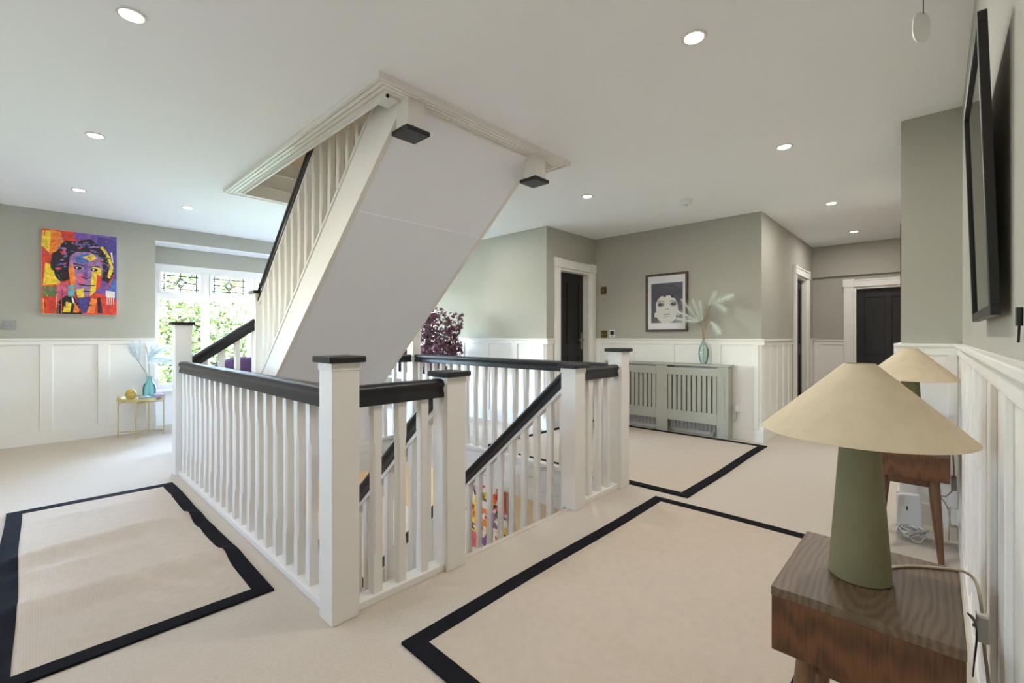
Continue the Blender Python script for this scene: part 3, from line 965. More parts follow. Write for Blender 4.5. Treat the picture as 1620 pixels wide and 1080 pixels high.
# router, cables and adaptor by the pier
t = thing('router', 'white upright internet router on the carpet behind the farther side table', 'router', (3.47, .105, 0))
g = G(); g.prism([(.05, .0), (.175, .0), (.17, .02), (.165, .175), (.155, .185), (.07, .195), (.062, .185), (.055, .02)], 'x', 3.455, 3.495)
obj('router_case', g, 'plastic', t, bevel=.005)
g = G(); g.box(3.4535, 3.4555, .118, .124, .10, .122); obj('indicator', g, 'screen', t)
t = thing('cable_tangle', 'tangle of thin white cables on the carpet by the router', 'cable', (3.30, .09, 0))
for q in range(4):
    g = G(); pts = []
    rr = random.Random(q + 3)
    for k in range(14):
        a = k * 1.25 + q; r_ = rr.uniform(.03, .075)
        pts.append((3.275 + r_ * 1.2 * math.cos(a) + .015 * q, .09 + r_ * math.sin(a), .006 + rr.uniform(0, .05)))
    g.tube(bez(pts, 6), .0022, 6); obj('cable', g, 'plastic' if q % 2 else 'cordgrey', t, smooth=True)
t = thing('plug_adaptor', 'cream plug and coiled flex low on the wall behind the farther side table', 'plug', (3.34, YR + .03, 0))
g = G(); g.box(3.30, 3.36, YR + .024, YR + .058, .03, .10); obj('plug_body', g, 'cordm', t, bevel=.006)
g = G(); g.tube(bez([(3.33, -.06, .08), (3.37, -.05, .16), (3.31, -.055, .19), (3.33, -.05, .07), (3.35, -.05, .01)]), .003, 6); obj('flex', g, 'cordm', t, smooth=True)
t = thing('wall_socket', 'white double socket and plug on the pier above the router', 'socket', (XP - .02, .02, .26))
g = G(); g.box(XP - .018, XP - .008, -.06, .09, .24, .32); obj('socket_plate', g, 'plastic', t, bevel=.003)
g = G(); g.box(XP - .05, XP - .018, -.045, -.005, .255, .305); obj('plug', g, 'plastic', t, bevel=.005)

# ------------------------------------------------------------------ picture on the right wall, leaning out at the top
t = thing('framed_picture', 'black framed glazed picture tilting out from the right wall', 'picture', (1.27, -.09, 1.143))
PX0, PX1, PZ0, PZ1, FWd = 1.325, 1.93, 1.143, 1.765, .022
def lean(g, yoff=0.0):
    g.v = [(x, y + (z - PZ0) * .030, z) for x, y, z in g.v]; return g
g = G()
for a in ((PX0, PX1, PZ0, PZ0 + FWd), (PX0, PX1, PZ1 - FWd, PZ1), (PX0, PX0 + FWd, PZ0 + FWd, PZ1 - FWd), (PX1 - FWd, PX1, PZ0 + FWd, PZ1 - FWd)):
    g.box(a[0], a[1], -.095, -.0795, a[2], a[3])
obj('picture_frame', lean(g), 'frame_black', t, bevel=.0015)
g = G(); g.box(PX0 + FWd, PX1 - FWd, -.094, -.0905, PZ0 + FWd, PZ1 - FWd); obj('mount', lean(g), 'mat_board', t)
g = G(); g.add([(PX0 + .14, -.0900, PZ0 + .10), (PX1 - .14, -.0900, PZ0 + .10), (PX1 - .14, -.0900, PZ1 - .22), (PX0 + .3, -.0900, PZ1 - .12), (PX0 + .14, -.0900, PZ1 - .3)], [(0, 1, 2, 3, 4)])
obj('print', lean(g), 'mat_board', t)
g = G(); g.box(PX0 + FWd, PX1 - FWd, -.0865, -.0855, PZ0 + FWd, PZ1 - FWd); obj('glazing', lean(g), 'picglass', t)

# tag on a pull cord
t = thing('hanging_tag', 'white rounded tag hanging on a thin dark cord from the ceiling', 'tag', (2.02, .03, 2.4))
HT = Vector((2.02, .03, 0))
g = G(); g.tube([(HT.x, HT.y, CEIL), (HT.x, HT.y, 2.165)], .0014, 6); obj('cord', g, 'dark', t)
g = G()
n = 20; vs = []
for s in (-.0015, .0015):
    for k in range(n):
        a = 2 * math.pi * k / n
        u = .036 * math.copysign(abs(math.cos(a)) ** .8, math.cos(a)); v = .062 * math.copysign(abs(math.sin(a)) ** .8, math.sin(a))
        vs.append((HT.x + u * .55 + .022 * v / .062, HT.y - u * .6 + .004, 2.125 + v + s * 0) if s < 0 else (HT.x + u * .55 + .022 * v / .062 + .002, HT.y - u * .6 + .006, 2.125 + v))
g.add(vs, [tuple(range(n)), tuple(range(2 * n - 1, n - 1, -1))] + [(k, n + k, n + (k + 1) % n, (k + 1) % n) for k in range(n)])
obj('tag_disc', g, 'plastic', t)
# window latch-like hook at the edge of the picture
t = thing('wall_hook', 'dark metal hook and chain on the right wall at the picture edge', 'hook', (1.155, YR, 1.10))
g = G(); g.tube([(1.155, YR + .006, 1.15), (1.155, YR + .006, 1.118)], .005, 8); g.tube([(1.155, YR + .006, 1.118), (1.168, YR + .006, 1.09)], .002, 6)
obj('hook', g, 'strap', t)

# ------------------------------------------------------------------ radiator cover, radiator
CX0, CX1, CY0, CY1, CH = 5.03, XA - .02, 1.595, 3.08, .795
t = thing('radiator_cover', 'grey green slatted radiator cover under the black and white portrait', 'radiator cover', ((CX0 + CX1) / 2, (CY0 + CY1) / 2, 0))
g = G(); g.box(CX0 - .012, CX1, CY0 - .012, CY1 + .012, CH - .022, CH); obj('cover_top', g, 'cover', t, bevel=.003)
g = G(); g.box(CX0 + .018, CX1, CY0, CY0 + .018, 0, CH - .022); obj('side_panel', g, 'cover', t)
g = G(); g.box(CX0 + .018, CX1, CY1 - .018, CY1, 0, CH - .022); obj('side_panel', g, 'cover', t)
stiles = [(CY0, 1.71), (2.262, 2.40), (2.955, CY1)]
for p, q in stiles:
    g = G(); g.box(CX0, CX0 + .018, p, q, 0, CH - .022)
    obj('stile', g, 'cover', t, bevel=.002)
for p, q in ((1.71, 2.262), (2.40, 2.955)):
    g = G(); g.box(CX0, CX0 + .018, p, q, .665, CH - .045); obj('top_rail', g, 'cover', t, bevel=.002)
    g = G(); g.box(CX0, CX0 + .018, p, q, .145, .265); obj('bottom_rail', g, 'cover', t, bevel=.002)
    ns = 10; pitch = (q - p) / ns
    sm = None
    for k in range(ns):
        c_ = p + (k + .5) * pitch
        if sm is None:
            g = G(); g.box(-.006, .006, -.019, .019, 0, .40)
            sm = bpy.data.meshes.new('slat'); sm.from_pydata(g.v, [], g.f); sm.materials.append(M['cover'])
        piece('slat', sm, t, (CX0 + .012, c_, .265))
g = G(); g.box(CX0 - .003, CX0 + .006, CY0 + .04, CY0 + .075, .24, .66); obj('stile_bead', g, 'cover', t)
# ribbed radiator behind it
t = thing('radiator', 'white ribbed radiator behind the slatted cover', 'radiator', (XA - .06, 2.34, .09))
g = G(); pts = []
yy = 1.70; k = 0
while yy < 2.98:
    pts += [(5.118, yy), (5.106, yy + .008), (5.106, yy + .022), (5.118, yy + .030)]; yy += .045
pts += [(5.14, 2.98), (5.14, 1.70)]
g.prism(pts, 'z', .05, .60); obj('radiator_panel', g, 'radiator', t)
for y in (1.80, 2.86):
    g = G(); g.box(5.125, 5.138, y - .02, y + .02, 0.0, .05); obj('foot', g, 'radiator', t)
    g = G(); g.box(5.14, XA - .034, y - .02, y + .02, .40, .44); obj('bracket', g, 'radiator', t)

# plug next to the cover
t = thing('wall_plug', 'white plug and short lead on the panelling right of the radiator cover', 'plug', (XA - .03, 1.545, .30))
g = G(); g.box(XA - .018, XA - .008, 1.51, 1.585, .30, .385); obj('socket_plate', g, 'plastic', t, bevel=.003)
g = G(); g.box(XA - .055, XA - .018, 1.53, 1.565, .30, .36); obj('plug', g, 'plastic', t, bevel=.006)
g = G(); g.tube(bez([(XA - .045, 1.547, .30), (XA - .05, 1.55, .24), (XA - .04, 1.565, .20), (XA - .03, 1.575, .185)]), .004, 6); obj('lead', g, 'cordgrey', t)


# ------------------------------------------------------------------ pictures built from flat printed shapes
def flat_picture(parent, name, axis, c, n, a_left, zbase, w, h, shapes, mats):
    """shapes: (material index, [(u,v)...]) with u rightwards as seen from the room, 0..1"""
    g = G()
    for k, (mi, pts) in enumerate(shapes):
        o = .0004 * k * 0.25
        sgn = 1 if axis == 'x' else -1
        vs = []
        for u, v in pts:
            a = a_left + sgn * u * w
            vs.append((a, c + n * o, zbase + v * h) if axis == 'x' else (c + n * o, a, zbase + v * h))
        g.add(vs, [tuple(range(len(vs)))], mi)
    return obj(name, g, mats, parent)


def blob(cx, cy, rx, ry, n=24, jag=0.0, seed=0):
    rr = random.Random(seed)
    return [(min(.999, max(.001, cx + rx * math.cos(2 * math.pi * k / n) * (1 + rr.uniform(-jag, jag)))),
             min(.999, max(.001, cy + ry * math.sin(2 * math.pi * k / n) * (1 + rr.uniform(-jag, jag))))) for k in range(n)]


def paint(name, rgb, amt=.35, scale=25):
    if name not in M: M[name] = mat(name, rgb, .6, noise_amt=amt, scale=scale)
    return name


PM = [paint('art_red', (206, 62, 40)), paint('art_orange', (232, 124, 40)), paint('art_yellow', (236, 196, 52)), paint('art_purple', (112, 84, 156)),
      paint('art_violet', (72, 60, 128)), paint('art_black', (34, 30, 40), .6, 40), paint('art_blue', (72, 104, 170)), paint('art_teal', (92, 160, 170)),
      paint('art_pink', (206, 92, 120)), paint('art_white', (228, 222, 214), .1), paint('art_green', (96, 112, 70)), paint('art_mauve', (150, 112, 158))]
t = thing('canvas_painting', 'bright multicoloured pop art portrait canvas on the left wall', 'painting', (.36, YL, 1.335))
g = G(); g.box(.068, .652, YL - .035, YL - .001, 1.335, 2.206); obj('canvas', g, 'mat_board', t)
S = [(0, [(0, 0), (1, 0), (1, 1), (0, 1)]), (3, [(.42, .35), (1, .2), (1, 1), (.42, 1)]), (4, [(.72, .55), (1, .45), (1, .95), (.72, .98)]),
     (2, [(0, .80), (.10, .72), (.20, .84), (.14, .99), (.02, .97)]), (1, [(.10, .70), (.3, .80), (.24, .98), (.12, .99)]), (2, [(.02, .33), (.24, .36), (.22, .55), (.05, .60)]),
     (10, [(.02, .20), (.22, .20), (.22, .33), (.02, .32)]), (8, [(.18, .12), (.34, .10), (.34, .38), (.2, .36)]), (6, [(.86, .24), (.99, .22), (.99, .45), (.88, .48)]),
     (9, [(.84, .22), (.97, .22), (.97, .30), (.84, .31)]), (9, [(.86, .60), (.95, .66), (.93, .80), (.86, .75)])]
# hair mass, face patches and collar of a generic head
S += [(5, blob(.53, .66, .38, .26, 34, .10, 2)), (5, blob(.27, .60, .15, .19, 20, .16, 3)), (5, blob(.84, .60, .11, .20, 20, .14, 4)), (2, [(.80, .86), (.90, .74), (.95, .60), (.90, .46), (.86, .48), (.90, .62), (.84, .76), (.76, .84)])]
for q in range(70):
    a = R.uniform(-.35, math.pi + .35); rr_ = R.uniform(.62, 1.0)
    S.append((R.choice([0, 6, 8, 3, 10, 11, 6, 4]), blob(.53 + .37 * rr_ * math.cos(a), .62 + .29 * rr_ * math.sin(a), R.uniform(.012, .04), R.uniform(.005, .014), 7, .5, q)))
S += [(11, [(.36, .70), (.44, .76), (.62, .77), (.76, .72), (.80, .58), (.78, .42), (.70, .28), (.58, .20), (.46, .22), (.37, .36), (.34, .55)]),
      (1, [(.34, .55), (.40, .62), (.44, .40), (.40, .30), (.36, .38)]), (2, [(.66, .60), (.78, .58), (.76, .38), (.68, .27), (.62, .22), (.64, .42)]), (6, [(.42, .70), (.60, .76), (.60, .64), (.44, .62)]),
      (2, [(.52, .70), (.66, .75), (.72, .70), (.62, .66)]), (0, [(.72, .50), (.79, .48), (.76, .34), (.70, .30)]), (8, [(.46, .48), (.56, .50), (.55, .38), (.46, .36)]), (7, [(.33, .34), (.41, .36), (.42, .22), (.34, .20)]),
      (2, [(.44, .30), (.54, .32), (.54, .20), (.46, .20)]), (3, [(.54, .62), (.59, .62), (.60, .46), (.54, .44)])]
S += [(5, [(.40, .625), (.54, .60), (.54, .585), (.46, .60), (.40, .605)]), (5, [(.60, .59), (.74, .61), (.77, .585), (.68, .595), (.60, .575)]), (5, blob(.465, .565, .05, .020, 12)), (5, blob(.68, .555, .05, .020, 12)),
      (9, blob(.45, .566, .014, .009, 8)), (9, blob(.67, .556, .014, .009, 8)), (5, [(.50, .47), (.57, .445), (.64, .47), (.62, .45), (.57, .43), (.52, .45)]), (5, [(.46, .375), (.58, .36), (.70, .37), (.69, .355), (.58, .345), (.47, .36)]),
      (5, [(.52, .29), (.66, .29), (.62, .275), (.56, .275)])]
S += [(0, [(.55, .22), (.80, .26), (.99, .14), (.99, 0), (.55, 0)]), (5, [(.20, .14), (.30, .22), (.42, .20), (.52, .0), (.18, 0)]), (2, [(.26, .02), (.31, .15), (.38, .13), (.36, .02)]), (1, [(.40, .02), (.42, .14), (.49, .06), (.47, .02)]),
      (4, [(.44, .20), (.64, .22), (.60, .02), (.52, .02)]), (1, [(.64, .20), (.72, .20), (.68, .02), (.58, .02)]), (5, [(.72, .21), (.76, .22), (.80, .02), (.73, .02)]), (9, [(.38, .20), (.40, .20), (.42, .13), (.395, .13)])]
for q in range(60):
    u, v = R.uniform(.03, .95), R.uniform(.04, .95)
    if .33 < u < .8 and .2 < v < .75 and R.random() < .6: continue
    a = R.uniform(0, 3.14); l = R.uniform(.015, .05); d_ = (l * math.cos(a), l * math.sin(a)); w_ = R.uniform(.003, .008)
    S.append((R.choice([0, 1, 2, 5, 8, 3, 6]), [(u - d_[0], v - d_[1]), (u + w_, v - w_), (u + d_[0], v + d_[1]), (u - w_, v + w_)]))
S = [(m_, [(min(.998, max(.002, a)), min(.998, max(.002, b))) for a, b in p_]) for m_, p_ in S]
for q in range(26):
    u = R.uniform(.46, .62); v = R.uniform(.03, .19)
    S.append((6, blob(u, v, .006, .006, 6)))
for q in range(12):
    u = R.uniform(.02, .26); v = R.uniform(.05, .5)
    S.append((R.choice([5, 1, 2, 8]), [(u, v), (u + .008, v), (u + .006, v - R.uniform(.05, .2) if v > .25 else .002), (u + .002, v - .05 if v > .25 else .002)]))
for k in range(7): S.append((0, blob(.86 + .014 * k, .345 + .025 * k, .017, .012, 10)))
for k in range(4): S.append((9, [(.85 + .03 * k, .22), (.862 + .03 * k, .22), (.862 + .03 * k, .13), (.853 + .03 * k, .13)]))
flat_picture(t, 'print', 'x', YL - .0352, -1, .068, 1.335, .584, .871, S, PM)

t = thing('framed_portrait', 'black and white portrait print in dark wooden frame above the radiator cover', 'picture', (XA, 2.34, 1.158))
f0, f1, z0, z1, w = 2.082, 2.598, 1.158, 1.852, .024
g = G()
for a in ((f0, f1, z0, z0 + w), (f0, f1, z1 - w, z1), (f0, f0 + w, z0 + w, z1 - w), (f1 - w, f1, z0 + w, z1 - w)): g.box(XA - .03, XA - .001, a[0], a[1], a[2], a[3])
obj('picture_frame', g, 'frame_walnut', t, bevel=.002)
g = G(); g.box(XA - .014, XA - .004, f0 + w, f1 - w, z0 + w, z1 - w); obj('mount', g, 'mat_board', t)
BM = [paint('ink_grey', (92, 94, 104), .75, 260), paint('ink_dark', (80, 82, 94), .7, 240), paint('ink_light', (226, 224, 218), .02), paint('ink_black', (40, 40, 46), .2), paint('ink_mid', (150, 150, 152), .4, 120)]
S = [(0, [(0, 0), (1, 0), (1, 1), (0, 1)]), (1, [(0, .62), (.55, 1), (.30, 1), (0, .78)]), (1, blob(.52, .66, .47, .33, 26, .05, 1)),
     (2, [(.16, .30), (.16, .50), (.24, .62), (.34, .68), (.44, .70), (.56, .68), (.66, .69), (.76, .60), (.84, .48), (.86, .32), (.80, .16), (.70, .0), (.26, .0), (.19, .14)]),
     (2, blob(.15, .20, .05, .07, 12)), (2, blob(.87, .23, .04, .07, 12)), (1, [(.34, .70), (.42, .64), (.50, .67), (.46, .72)]), (1, [(.60, .70), (.66, .62), (.76, .62), (.74, .72)]),
     (3, [(.22, .525), (.32, .56), (.43, .545), (.43, .53), (.32, .545), (.22, .51)]), (3, [(.58, .545), (.70, .555), (.80, .52), (.80, .505), (.70, .54), (.58, .53)]),
     (4, blob(.32, .46, .11, .055, 16)), (4, blob(.71, .465, .11, .055, 16)), (3, blob(.31, .465, .07, .030, 14)), (3, blob(.72, .47, .07, .030, 14)), (3, [(.19, .42), (.30, .45), (.42, .45), (.30, .435)]), (3, [(.60, .45), (.72, .45), (.83, .42), (.72, .435)]),
     (2, blob(.34, .478, .014, .014, 8)), (2, blob(.73, .482, .014, .014, 8)), (3, blob(.47, .335, .018, .012, 8)), (3, blob(.545, .34, .018, .012, 8)),
     (3, [(.37, .195), (.44, .225), (.50, .22), (.56, .23), (.64, .20), (.58, .208), (.50, .205), (.43, .207)]), (4, [(.42, .16), (.50, .15), (.60, .165), (.50, .172)]), (4, [(.20, .12), (.26, .0), (.36, .0), (.27, .06)]), (4, [(.80, .14), (.70, .0), (.62, .0), (.74, .06)])]
flat_picture(t, 'print', 'y', XA - .0145, -1, 2.530, 1.262, .389, .475, S, BM)
g = G(); g.box(XA - .0185, XA - .017, f0 + w, f1 - w, z0 + w, z1 - w); obj('glazing', g, 'picglass', t)

# painting in the hall below
t = thing('abstract_painting', 'abstract red, white and purple painting hanging in the hall below', 'painting', (XW, 4.3, -1.78))
g = G(); g.box(XW - .03, XW - .001, 3.95, 4.75, -1.80, -.86); obj('canvas', g, 'mat_board', t)
S = [(9, [(0, 0), (1, 0), (1, 1), (0, 1)])]
for q in range(130):
    S.append((R.choice([0, 0, 8, 9, 9, 2, 11, 1, 10, 5]), blob(R.uniform(.03, .97), R.uniform(.03, .97), R.uniform(.02, .08), R.uniform(.015, .06), 9, .4, q)))
S += [(0, [(.80, .78), (.98, .72), (.98, .99), (.78, .99)]), (3, blob(.55, .18, .12, .12, 14, .3, 9)), (5, [(.84, .05), (.96, .1), (.95, .32), (.86, .34)]), (2, blob(.30, .62, .07, .2, 14, .2, 8)), (8, blob(.22, .15, .12, .13, 14, .3, 5))]
flat_picture(t, 'print', 'y', XW - .0302, -1, 4.75, -1.80, .80, .94, S, PM)

# ------------------------------------------------------------------ switches and controls
def plate(name, label, cat, axis, c, n, a0, a1, z0, z1, m, extras):
    t = thing(name, label, cat, ((a0 + a1) / 2, c, z0) if axis == 'x' else (c, (a0 + a1) / 2, z0))
    g = G(); wallbox(axis, c, n, a0, a1, 0.0005, .010, z0, z1, g); obj('face_plate', g, m, t, bevel=.002)
    for nm, p, q, v0, v1, o, mm in extras:
        g = G(); wallbox(axis, c, n, a0 + (a1 - a0) * p, a0 + (a1 - a0) * q, .010, .010 + o, z0 + (z1 - z0) * v0, z0 + (z1 - z0) * v1, g); obj(nm, g, mm, t, bevel=.001)
    return t


plate('light_switch', 'grey light switch plate on the left wall under the colourful painting', 'switch', 'x', YL, -1, -.19, -.098, 1.172, 1.261, 'greyswitch', [('rocker', .15, .45, .3, .7, .004, 'greyswitch'), ('rocker', .55, .85, .3, .7, .004, 'greyswitch')])
plate('light_switch', 'upper brass switch plate beside the alcove door', 'switch', 'y', XA, -1, 3.16, 3.247, 1.66, 1.756, 'brass', [('toggle', .42, .58, .35, .65, .012, 'gold')])
plate('light_switch', 'lower brass switch plate beside the alcove door, just above the dado rail', 'switch', 'y', XA, -1, 3.15, 3.245, 1.082, 1.176, 'brass', [('toggle', .22, .34, .38, .62, .012, 'gold'), ('toggle', .62, .74, .38, .62, .012, 'gold')])
plate('thermostat', 'small white thermostat with dark screen right of the brass switch', 'thermostat', 'y', XA, -1, 3.038, 3.113, 1.084, 1.183, 'plastic', [('display', .12, .88, .35, .88, .002, 'screen'), ('button', .3, .7, .1, .25, .004, 'greyswitch')])

# ------------------------------------------------------------------ feathery stems
def plume(g, base, tip, droop, width, n=70, seed=0):
    width *= 1.45
    """a soft feather: thin barbs on both sides of a drooping quill"""
    rr = random.Random(seed)
    b, t_ = Vector(base), Vector(tip)
    d = t_ - b; L = d.length
    side0 = d.cross(Vector((0, 0, 1))); side0.normalize()
    def cp(s): return b + d * s + Vector((0, 0, -droop * s * s))
    for k in range(n):
        s = (k + .5) / n
        p = cp(s); tan = (cp(min(1, s + .03)) - cp(max(0, s - .03))).normalized()
        w = width * math.sin(math.pi * min(1, s * .9 + .1)) ** .6
        for q in range(9):
            ang = rr.uniform(0, 6.283)
            nrm = (side0 * math.cos(ang) + tan.cross(side0) * math.sin(ang)).normalized()
            e = p + nrm * w * rr.uniform(.3, 1.5) + tan * w * rr.uniform(.2, 1.7) + Vector((0, 0, -w * rr.uniform(.0, .7)))
            h = tan.cross(nrm) * .0011
            g.add([p - h, p + h, e], [(0, 1, 2)])
    pts = [cp(i / 8) for i in range(9)]
    return pts


def plumed_vase(name_label, stem_label_loc, vase_prof, x, y, z0, m_glass, plumes, m_plume, m_stem, seg=28):
    t = thing('vase', name_label, 'vase', (x, y, z0))
    g = G(); inner = [(max(.0001, r - .004), z + (.006 if i == 0 else 0)) for i, (r, z) in enumerate(vase_prof)]
    g.lathe([(0.0001, 0)] + vase_prof, (x, y, z0), seg); g.f.pop(); g.mi.pop()
    obj('vase_glass', g, m_glass, t, smooth=True)
    return t


# aqua faceted vase on the radiator cover with pampas stems
VX, VY, VZ = 5.10, 1.877, CH
plumed_vase('pale teal glass vase standing on the radiator cover', None, [(.026, 0), (.045, .05), (.055, .11), (.050, .17), (.026, .225), (.014, .25), (.013, .27), (.019, .283)], VX, VY, VZ, 'aqua2', None, None, None, 10)
t = thing('pampas_stems', 'pale mint feathery stems in the teal vase on the radiator cover', 'dried stems', (VX, VY, VZ + .012))
stems = [[(VX, VY, VZ + .02), (VX - .0, VY + .004, VZ + .24), (VX - .01, VY + .012, VZ + .40), (VX - .03, VY + .045, VZ + .47)],
         [(VX, VY, VZ + .02), (VX, VY - .004, VZ + .24), (VX - .02, VY - .015, VZ + .42), (VX - .04, VY - .075, VZ + .60), (VX - .05, VY - .10, VZ + .66)],
         [(VX, VY, VZ + .02), (VX, VY - .002, VZ + .24), (VX - .01, VY - .03, VZ + .40), (VX - .03, VY - .06, VZ + .55)]]
for s in stems:
    g = G(); g.tube(bez(s, 6), .0032, 6); obj('stem', g, 'stem', t, smooth=True)
for i, (b, e, dr, w) in enumerate((((-.03, .045, .47), (-.06, .28, .62), .02, .045), ((-.03, .04, .47), (-.06, .31, .50), -.02, .045), ((-.03, .03, .46), (-.05, .23, .76), .03, .045),
                                   ((-.03, .02, .47), (-.05, .10, .72), .0, .045), ((-.03, .0, .48), (-.06, .02, .70), .0, .04), ((-.05, -.09, .65), (-.10, -.34, .78), .04, .040), ((-.05, -.07, .64), (-.08, -.16, .79), .0, .035),
                                   ((-.05, -.10, .65), (-.10, -.26, .70), .12, .045), ((-.03, -.08, .47), (-.06, -.20, .40), .06, .038))):
    g = G(); plume(g, (VX + b[0], VY + b[1], VZ + b[2]), (VX + e[0], VY + e[1], VZ + e[2]), dr, w, 60, i)
    obj('plume', g, 'plume', t)
g = G(); g.tube(bez([(VX - .02, VY - .015, VZ + .40), (VX - .025, VY - .05, VZ + .44), (VX - .03, VY - .08, VZ + .47)], 5), .0022, 6); obj('stem', g, 'stem', t)

# ------------------------------------------------------------------ gold tray table and the things on it
TX, TY, TZ = .835, 6.41, .43
t = thing('tray_table', 'small round tray table with thin pale gold legs under the colourful painting', 'table', (TX, TY, 0))
g = G(); g.lathe([(.0001, -.03), (.205, -.03), (.21, -.028), (.21, .0), (.206, .0), (.204, -.024), (.0001, -.024)], (TX, TY, TZ), 40); obj('tray', g, 'gold', t, smooth=True)
g = G(); g.lathe([(.0001, -.0235), (.203, -.0235), (.203, -.018), (.0001, -.018)], (TX, TY, TZ), 40); obj('tray_top', g, 'marble', t)
feet = [(.646, 6.483), (.765, 6.216), (.925, 6.605), (1.017, 6.319)]
for x, y in feet:
    g = G(); g.tube([(x, y, 0), (x, y, TZ + .018)], .006, 10); obj('leg', g, 'gold', t, smooth=True)
for a, b in ((0, 3), (1, 2)):
    for z in (.05, TZ - .06):
        g = G(); g.tube([(*feet[a], z + .006 * (a == 0)), (*feet[b], z + .006 * (a == 0))], .0045, 8); obj('cross_bar', g, 'gold', t, smooth=True)
ZT = TZ - .018
BX, BY = .905, 6.43
plumed_vase('turquoise glass bottle vase on the gold tray table', None, [(.050, 0), (.058, .02), (.060, .10), (.052, .15), (.030, .175), (.024, .19), (.024, .225), (.033, .24)], BX, BY, ZT, 'aqua', None, None, None)
t = thing('feather_stems', 'pale blue feathery stems in the turquoise bottle on the tray table', 'dried stems', (BX, BY, ZT + .012))
for s in ([(BX, BY, ZT + .02), (BX - .005, BY, ZT + .22), (BX - .07, BY, ZT + .36), (BX - .11, BY, ZT + .45)], [(BX, BY, ZT + .02), (BX, BY, ZT + .24), (BX - .01, BY, ZT + .44), (BX - .03, BY, ZT + .58)]):
    g = G(); g.tube(bez(s, 6), .003, 6); obj('stem', g, 'stemgreen', t, smooth=True)
for i, (b, e, dr, w) in enumerate((((-.11, 0, .42), (-.14, .0, .66), .02, .05), ((-.11, 0, .44), (-.19, .02, .62), .01, .05), ((-.09, 0, .40), (-.07, .03, .64), .0, .05), ((-.02, 0, .45), (.08, .0, .62), .02, .05), ((-.02, 0, .42), (.11, -.02, .56), .02, .05),
                                   ((-.01, 0, .42), (.20, -.05, .50), .06, .045), ((.0, 0, .40), (.24, -.08, .46), .08, .04), ((-.01, 0, .38), (.02, -.02, .58), .0, .05), ((.02, 0, .48), (.17, -.02, .62), .04, .045))):
    g = G(); plume(g, (BX + b[0], BY + b[1], ZT + b[2]), (BX + e[0], BY + e[1], ZT + e[2]), dr, w, 60, i + 40)
    obj('plume', g, 'plumeblue', t)
g = G(); g.lathe([(.0001, 0)] + [(.047 * math.sin(math.pi * k / 12), .060 - .060 * math.cos(math.pi * k / 12)) for k in range(1, 12)] + [(.0001, .120)], (.735, 6.335, ZT), 28)
for i, v in enumerate(g.v):
    pass
tag(obj('glass_ball', g, 'yellowglass', smooth=True, at=(.735, 6.335, ZT)), 'amber yellow crackled ball on the gold tray table', 'ball')
g = G(); g.lathe([(.0001, 0), (.038, 0), (.052, .015), (.055, .035), (.046, .048), (.02, .053), (.0001, .054)], (.985, 6.36, ZT), 28)
tag(obj('lilac_pebble', g, 'lilac', smooth=True, at=(.985, 6.36, ZT)), 'lilac rounded pebble ornament beside the turquoise bottle', 'ornament')
g = G(); g.lathe([(.0001, 0), (.03, 0), (.045, .012), (.046, .022), (.03, .036), (.0001, .040)], (.845, 6.325, ZT), 28)
tag(obj('blue_pebble', g, 'bluedish', smooth=True, at=(.845, 6.325, ZT)), 'pale blue glass pebble between amber ball and turquoise bottle', 'ornament')

# ------------------------------------------------------------------ burgundy maple by the second window
MX, MY = 3.72, 4.80
t = thing('maple_tree', 'burgundy leaved ornamental maple in a dark pot by the bright side window', 'plant', (MX, MY, 0))
g = G(); g.lathe([(.0001, 0), (.11, 0), (.12, .02), (.15, .26), (.155, .30), (.14, .30), (.135, .26), (.0001, .25)], (MX, MY, 0), 28); obj('plant_pot', g, 'pot', t, smooth=True)
g = G()
tops = []
rm = random.Random(11)
for k in range(9):
    a = k * 2.4; r_ = rm.uniform(.08, .30); zt_ = rm.uniform(.72, 1.36)
    p = (MX + r_ * math.cos(a), MY + r_ * math.sin(a), zt_)
    g.tube(bez([(MX + .02 * math.cos(a), MY + .02 * math.sin(a), .24), (MX + r_ * .3 * math.cos(a), MY + r_ * .3 * math.sin(a), .55), p], 6), [.011 - .0006 * i for i in range(13)], 6)
    tops.append(p)
obj('trunk', g, 'trunk', t, smooth=True)
g = G()
cl = [(.0, .05, 1.36, .13), (-.16, .10, 1.24, .15), (.10, -.16, 1.30, .13), (.05, -.20, 1.18, .10), (-.06, .18, 1.06, .20), (.02, .0, 1.02, .22), (.0, -.22, .98, .15), (.1, .1, .86, .22), (-.12, -.05, .84, .22), (.0, .24, .86, .15), (.04, -.28, .92, .10)]
for (dx, dy, z, r_) in cl:
    for q in range(int(4200 * r_ * r_ + 22)):
        v = Vector((rm.gauss(0, 1), rm.gauss(0, 1), rm.gauss(0, .75))).normalized() * r_ * rm.uniform(.45, 1.05) ** .6
        c_ = Vector((MX + dx, MY + dy, z)) + v
        ax = Vector((rm.uniform(-1, 1), rm.uniform(-1, 1), rm.uniform(-.9, .5))).normalized()
        nb = ax.orthogonal().normalized()
        nb = Matrix.Rotation(rm.uniform(0, 6.28), 3, ax) @ nb
        for lob in (-1.1, -.55, 0, .55, 1.1):
            dl = Matrix.Rotation(lob, 3, nb.cross(ax)) @ ax
            ln = .052 * (1 - .28 * abs(lob)); w_ = nb.cross(ax).cross(dl).normalized() * .0055
            w_ = dl.cross(nb.cross(ax)).normalized() * .006
            g.add([c_, c_ + dl * ln * .5 + w_, c_ + dl * ln, c_ + dl * ln * .5 - w_], [(0, 1, 2, 3)])
fo = obj('foliage', g, 'maple', t); fo['kind'] = 'stuff'

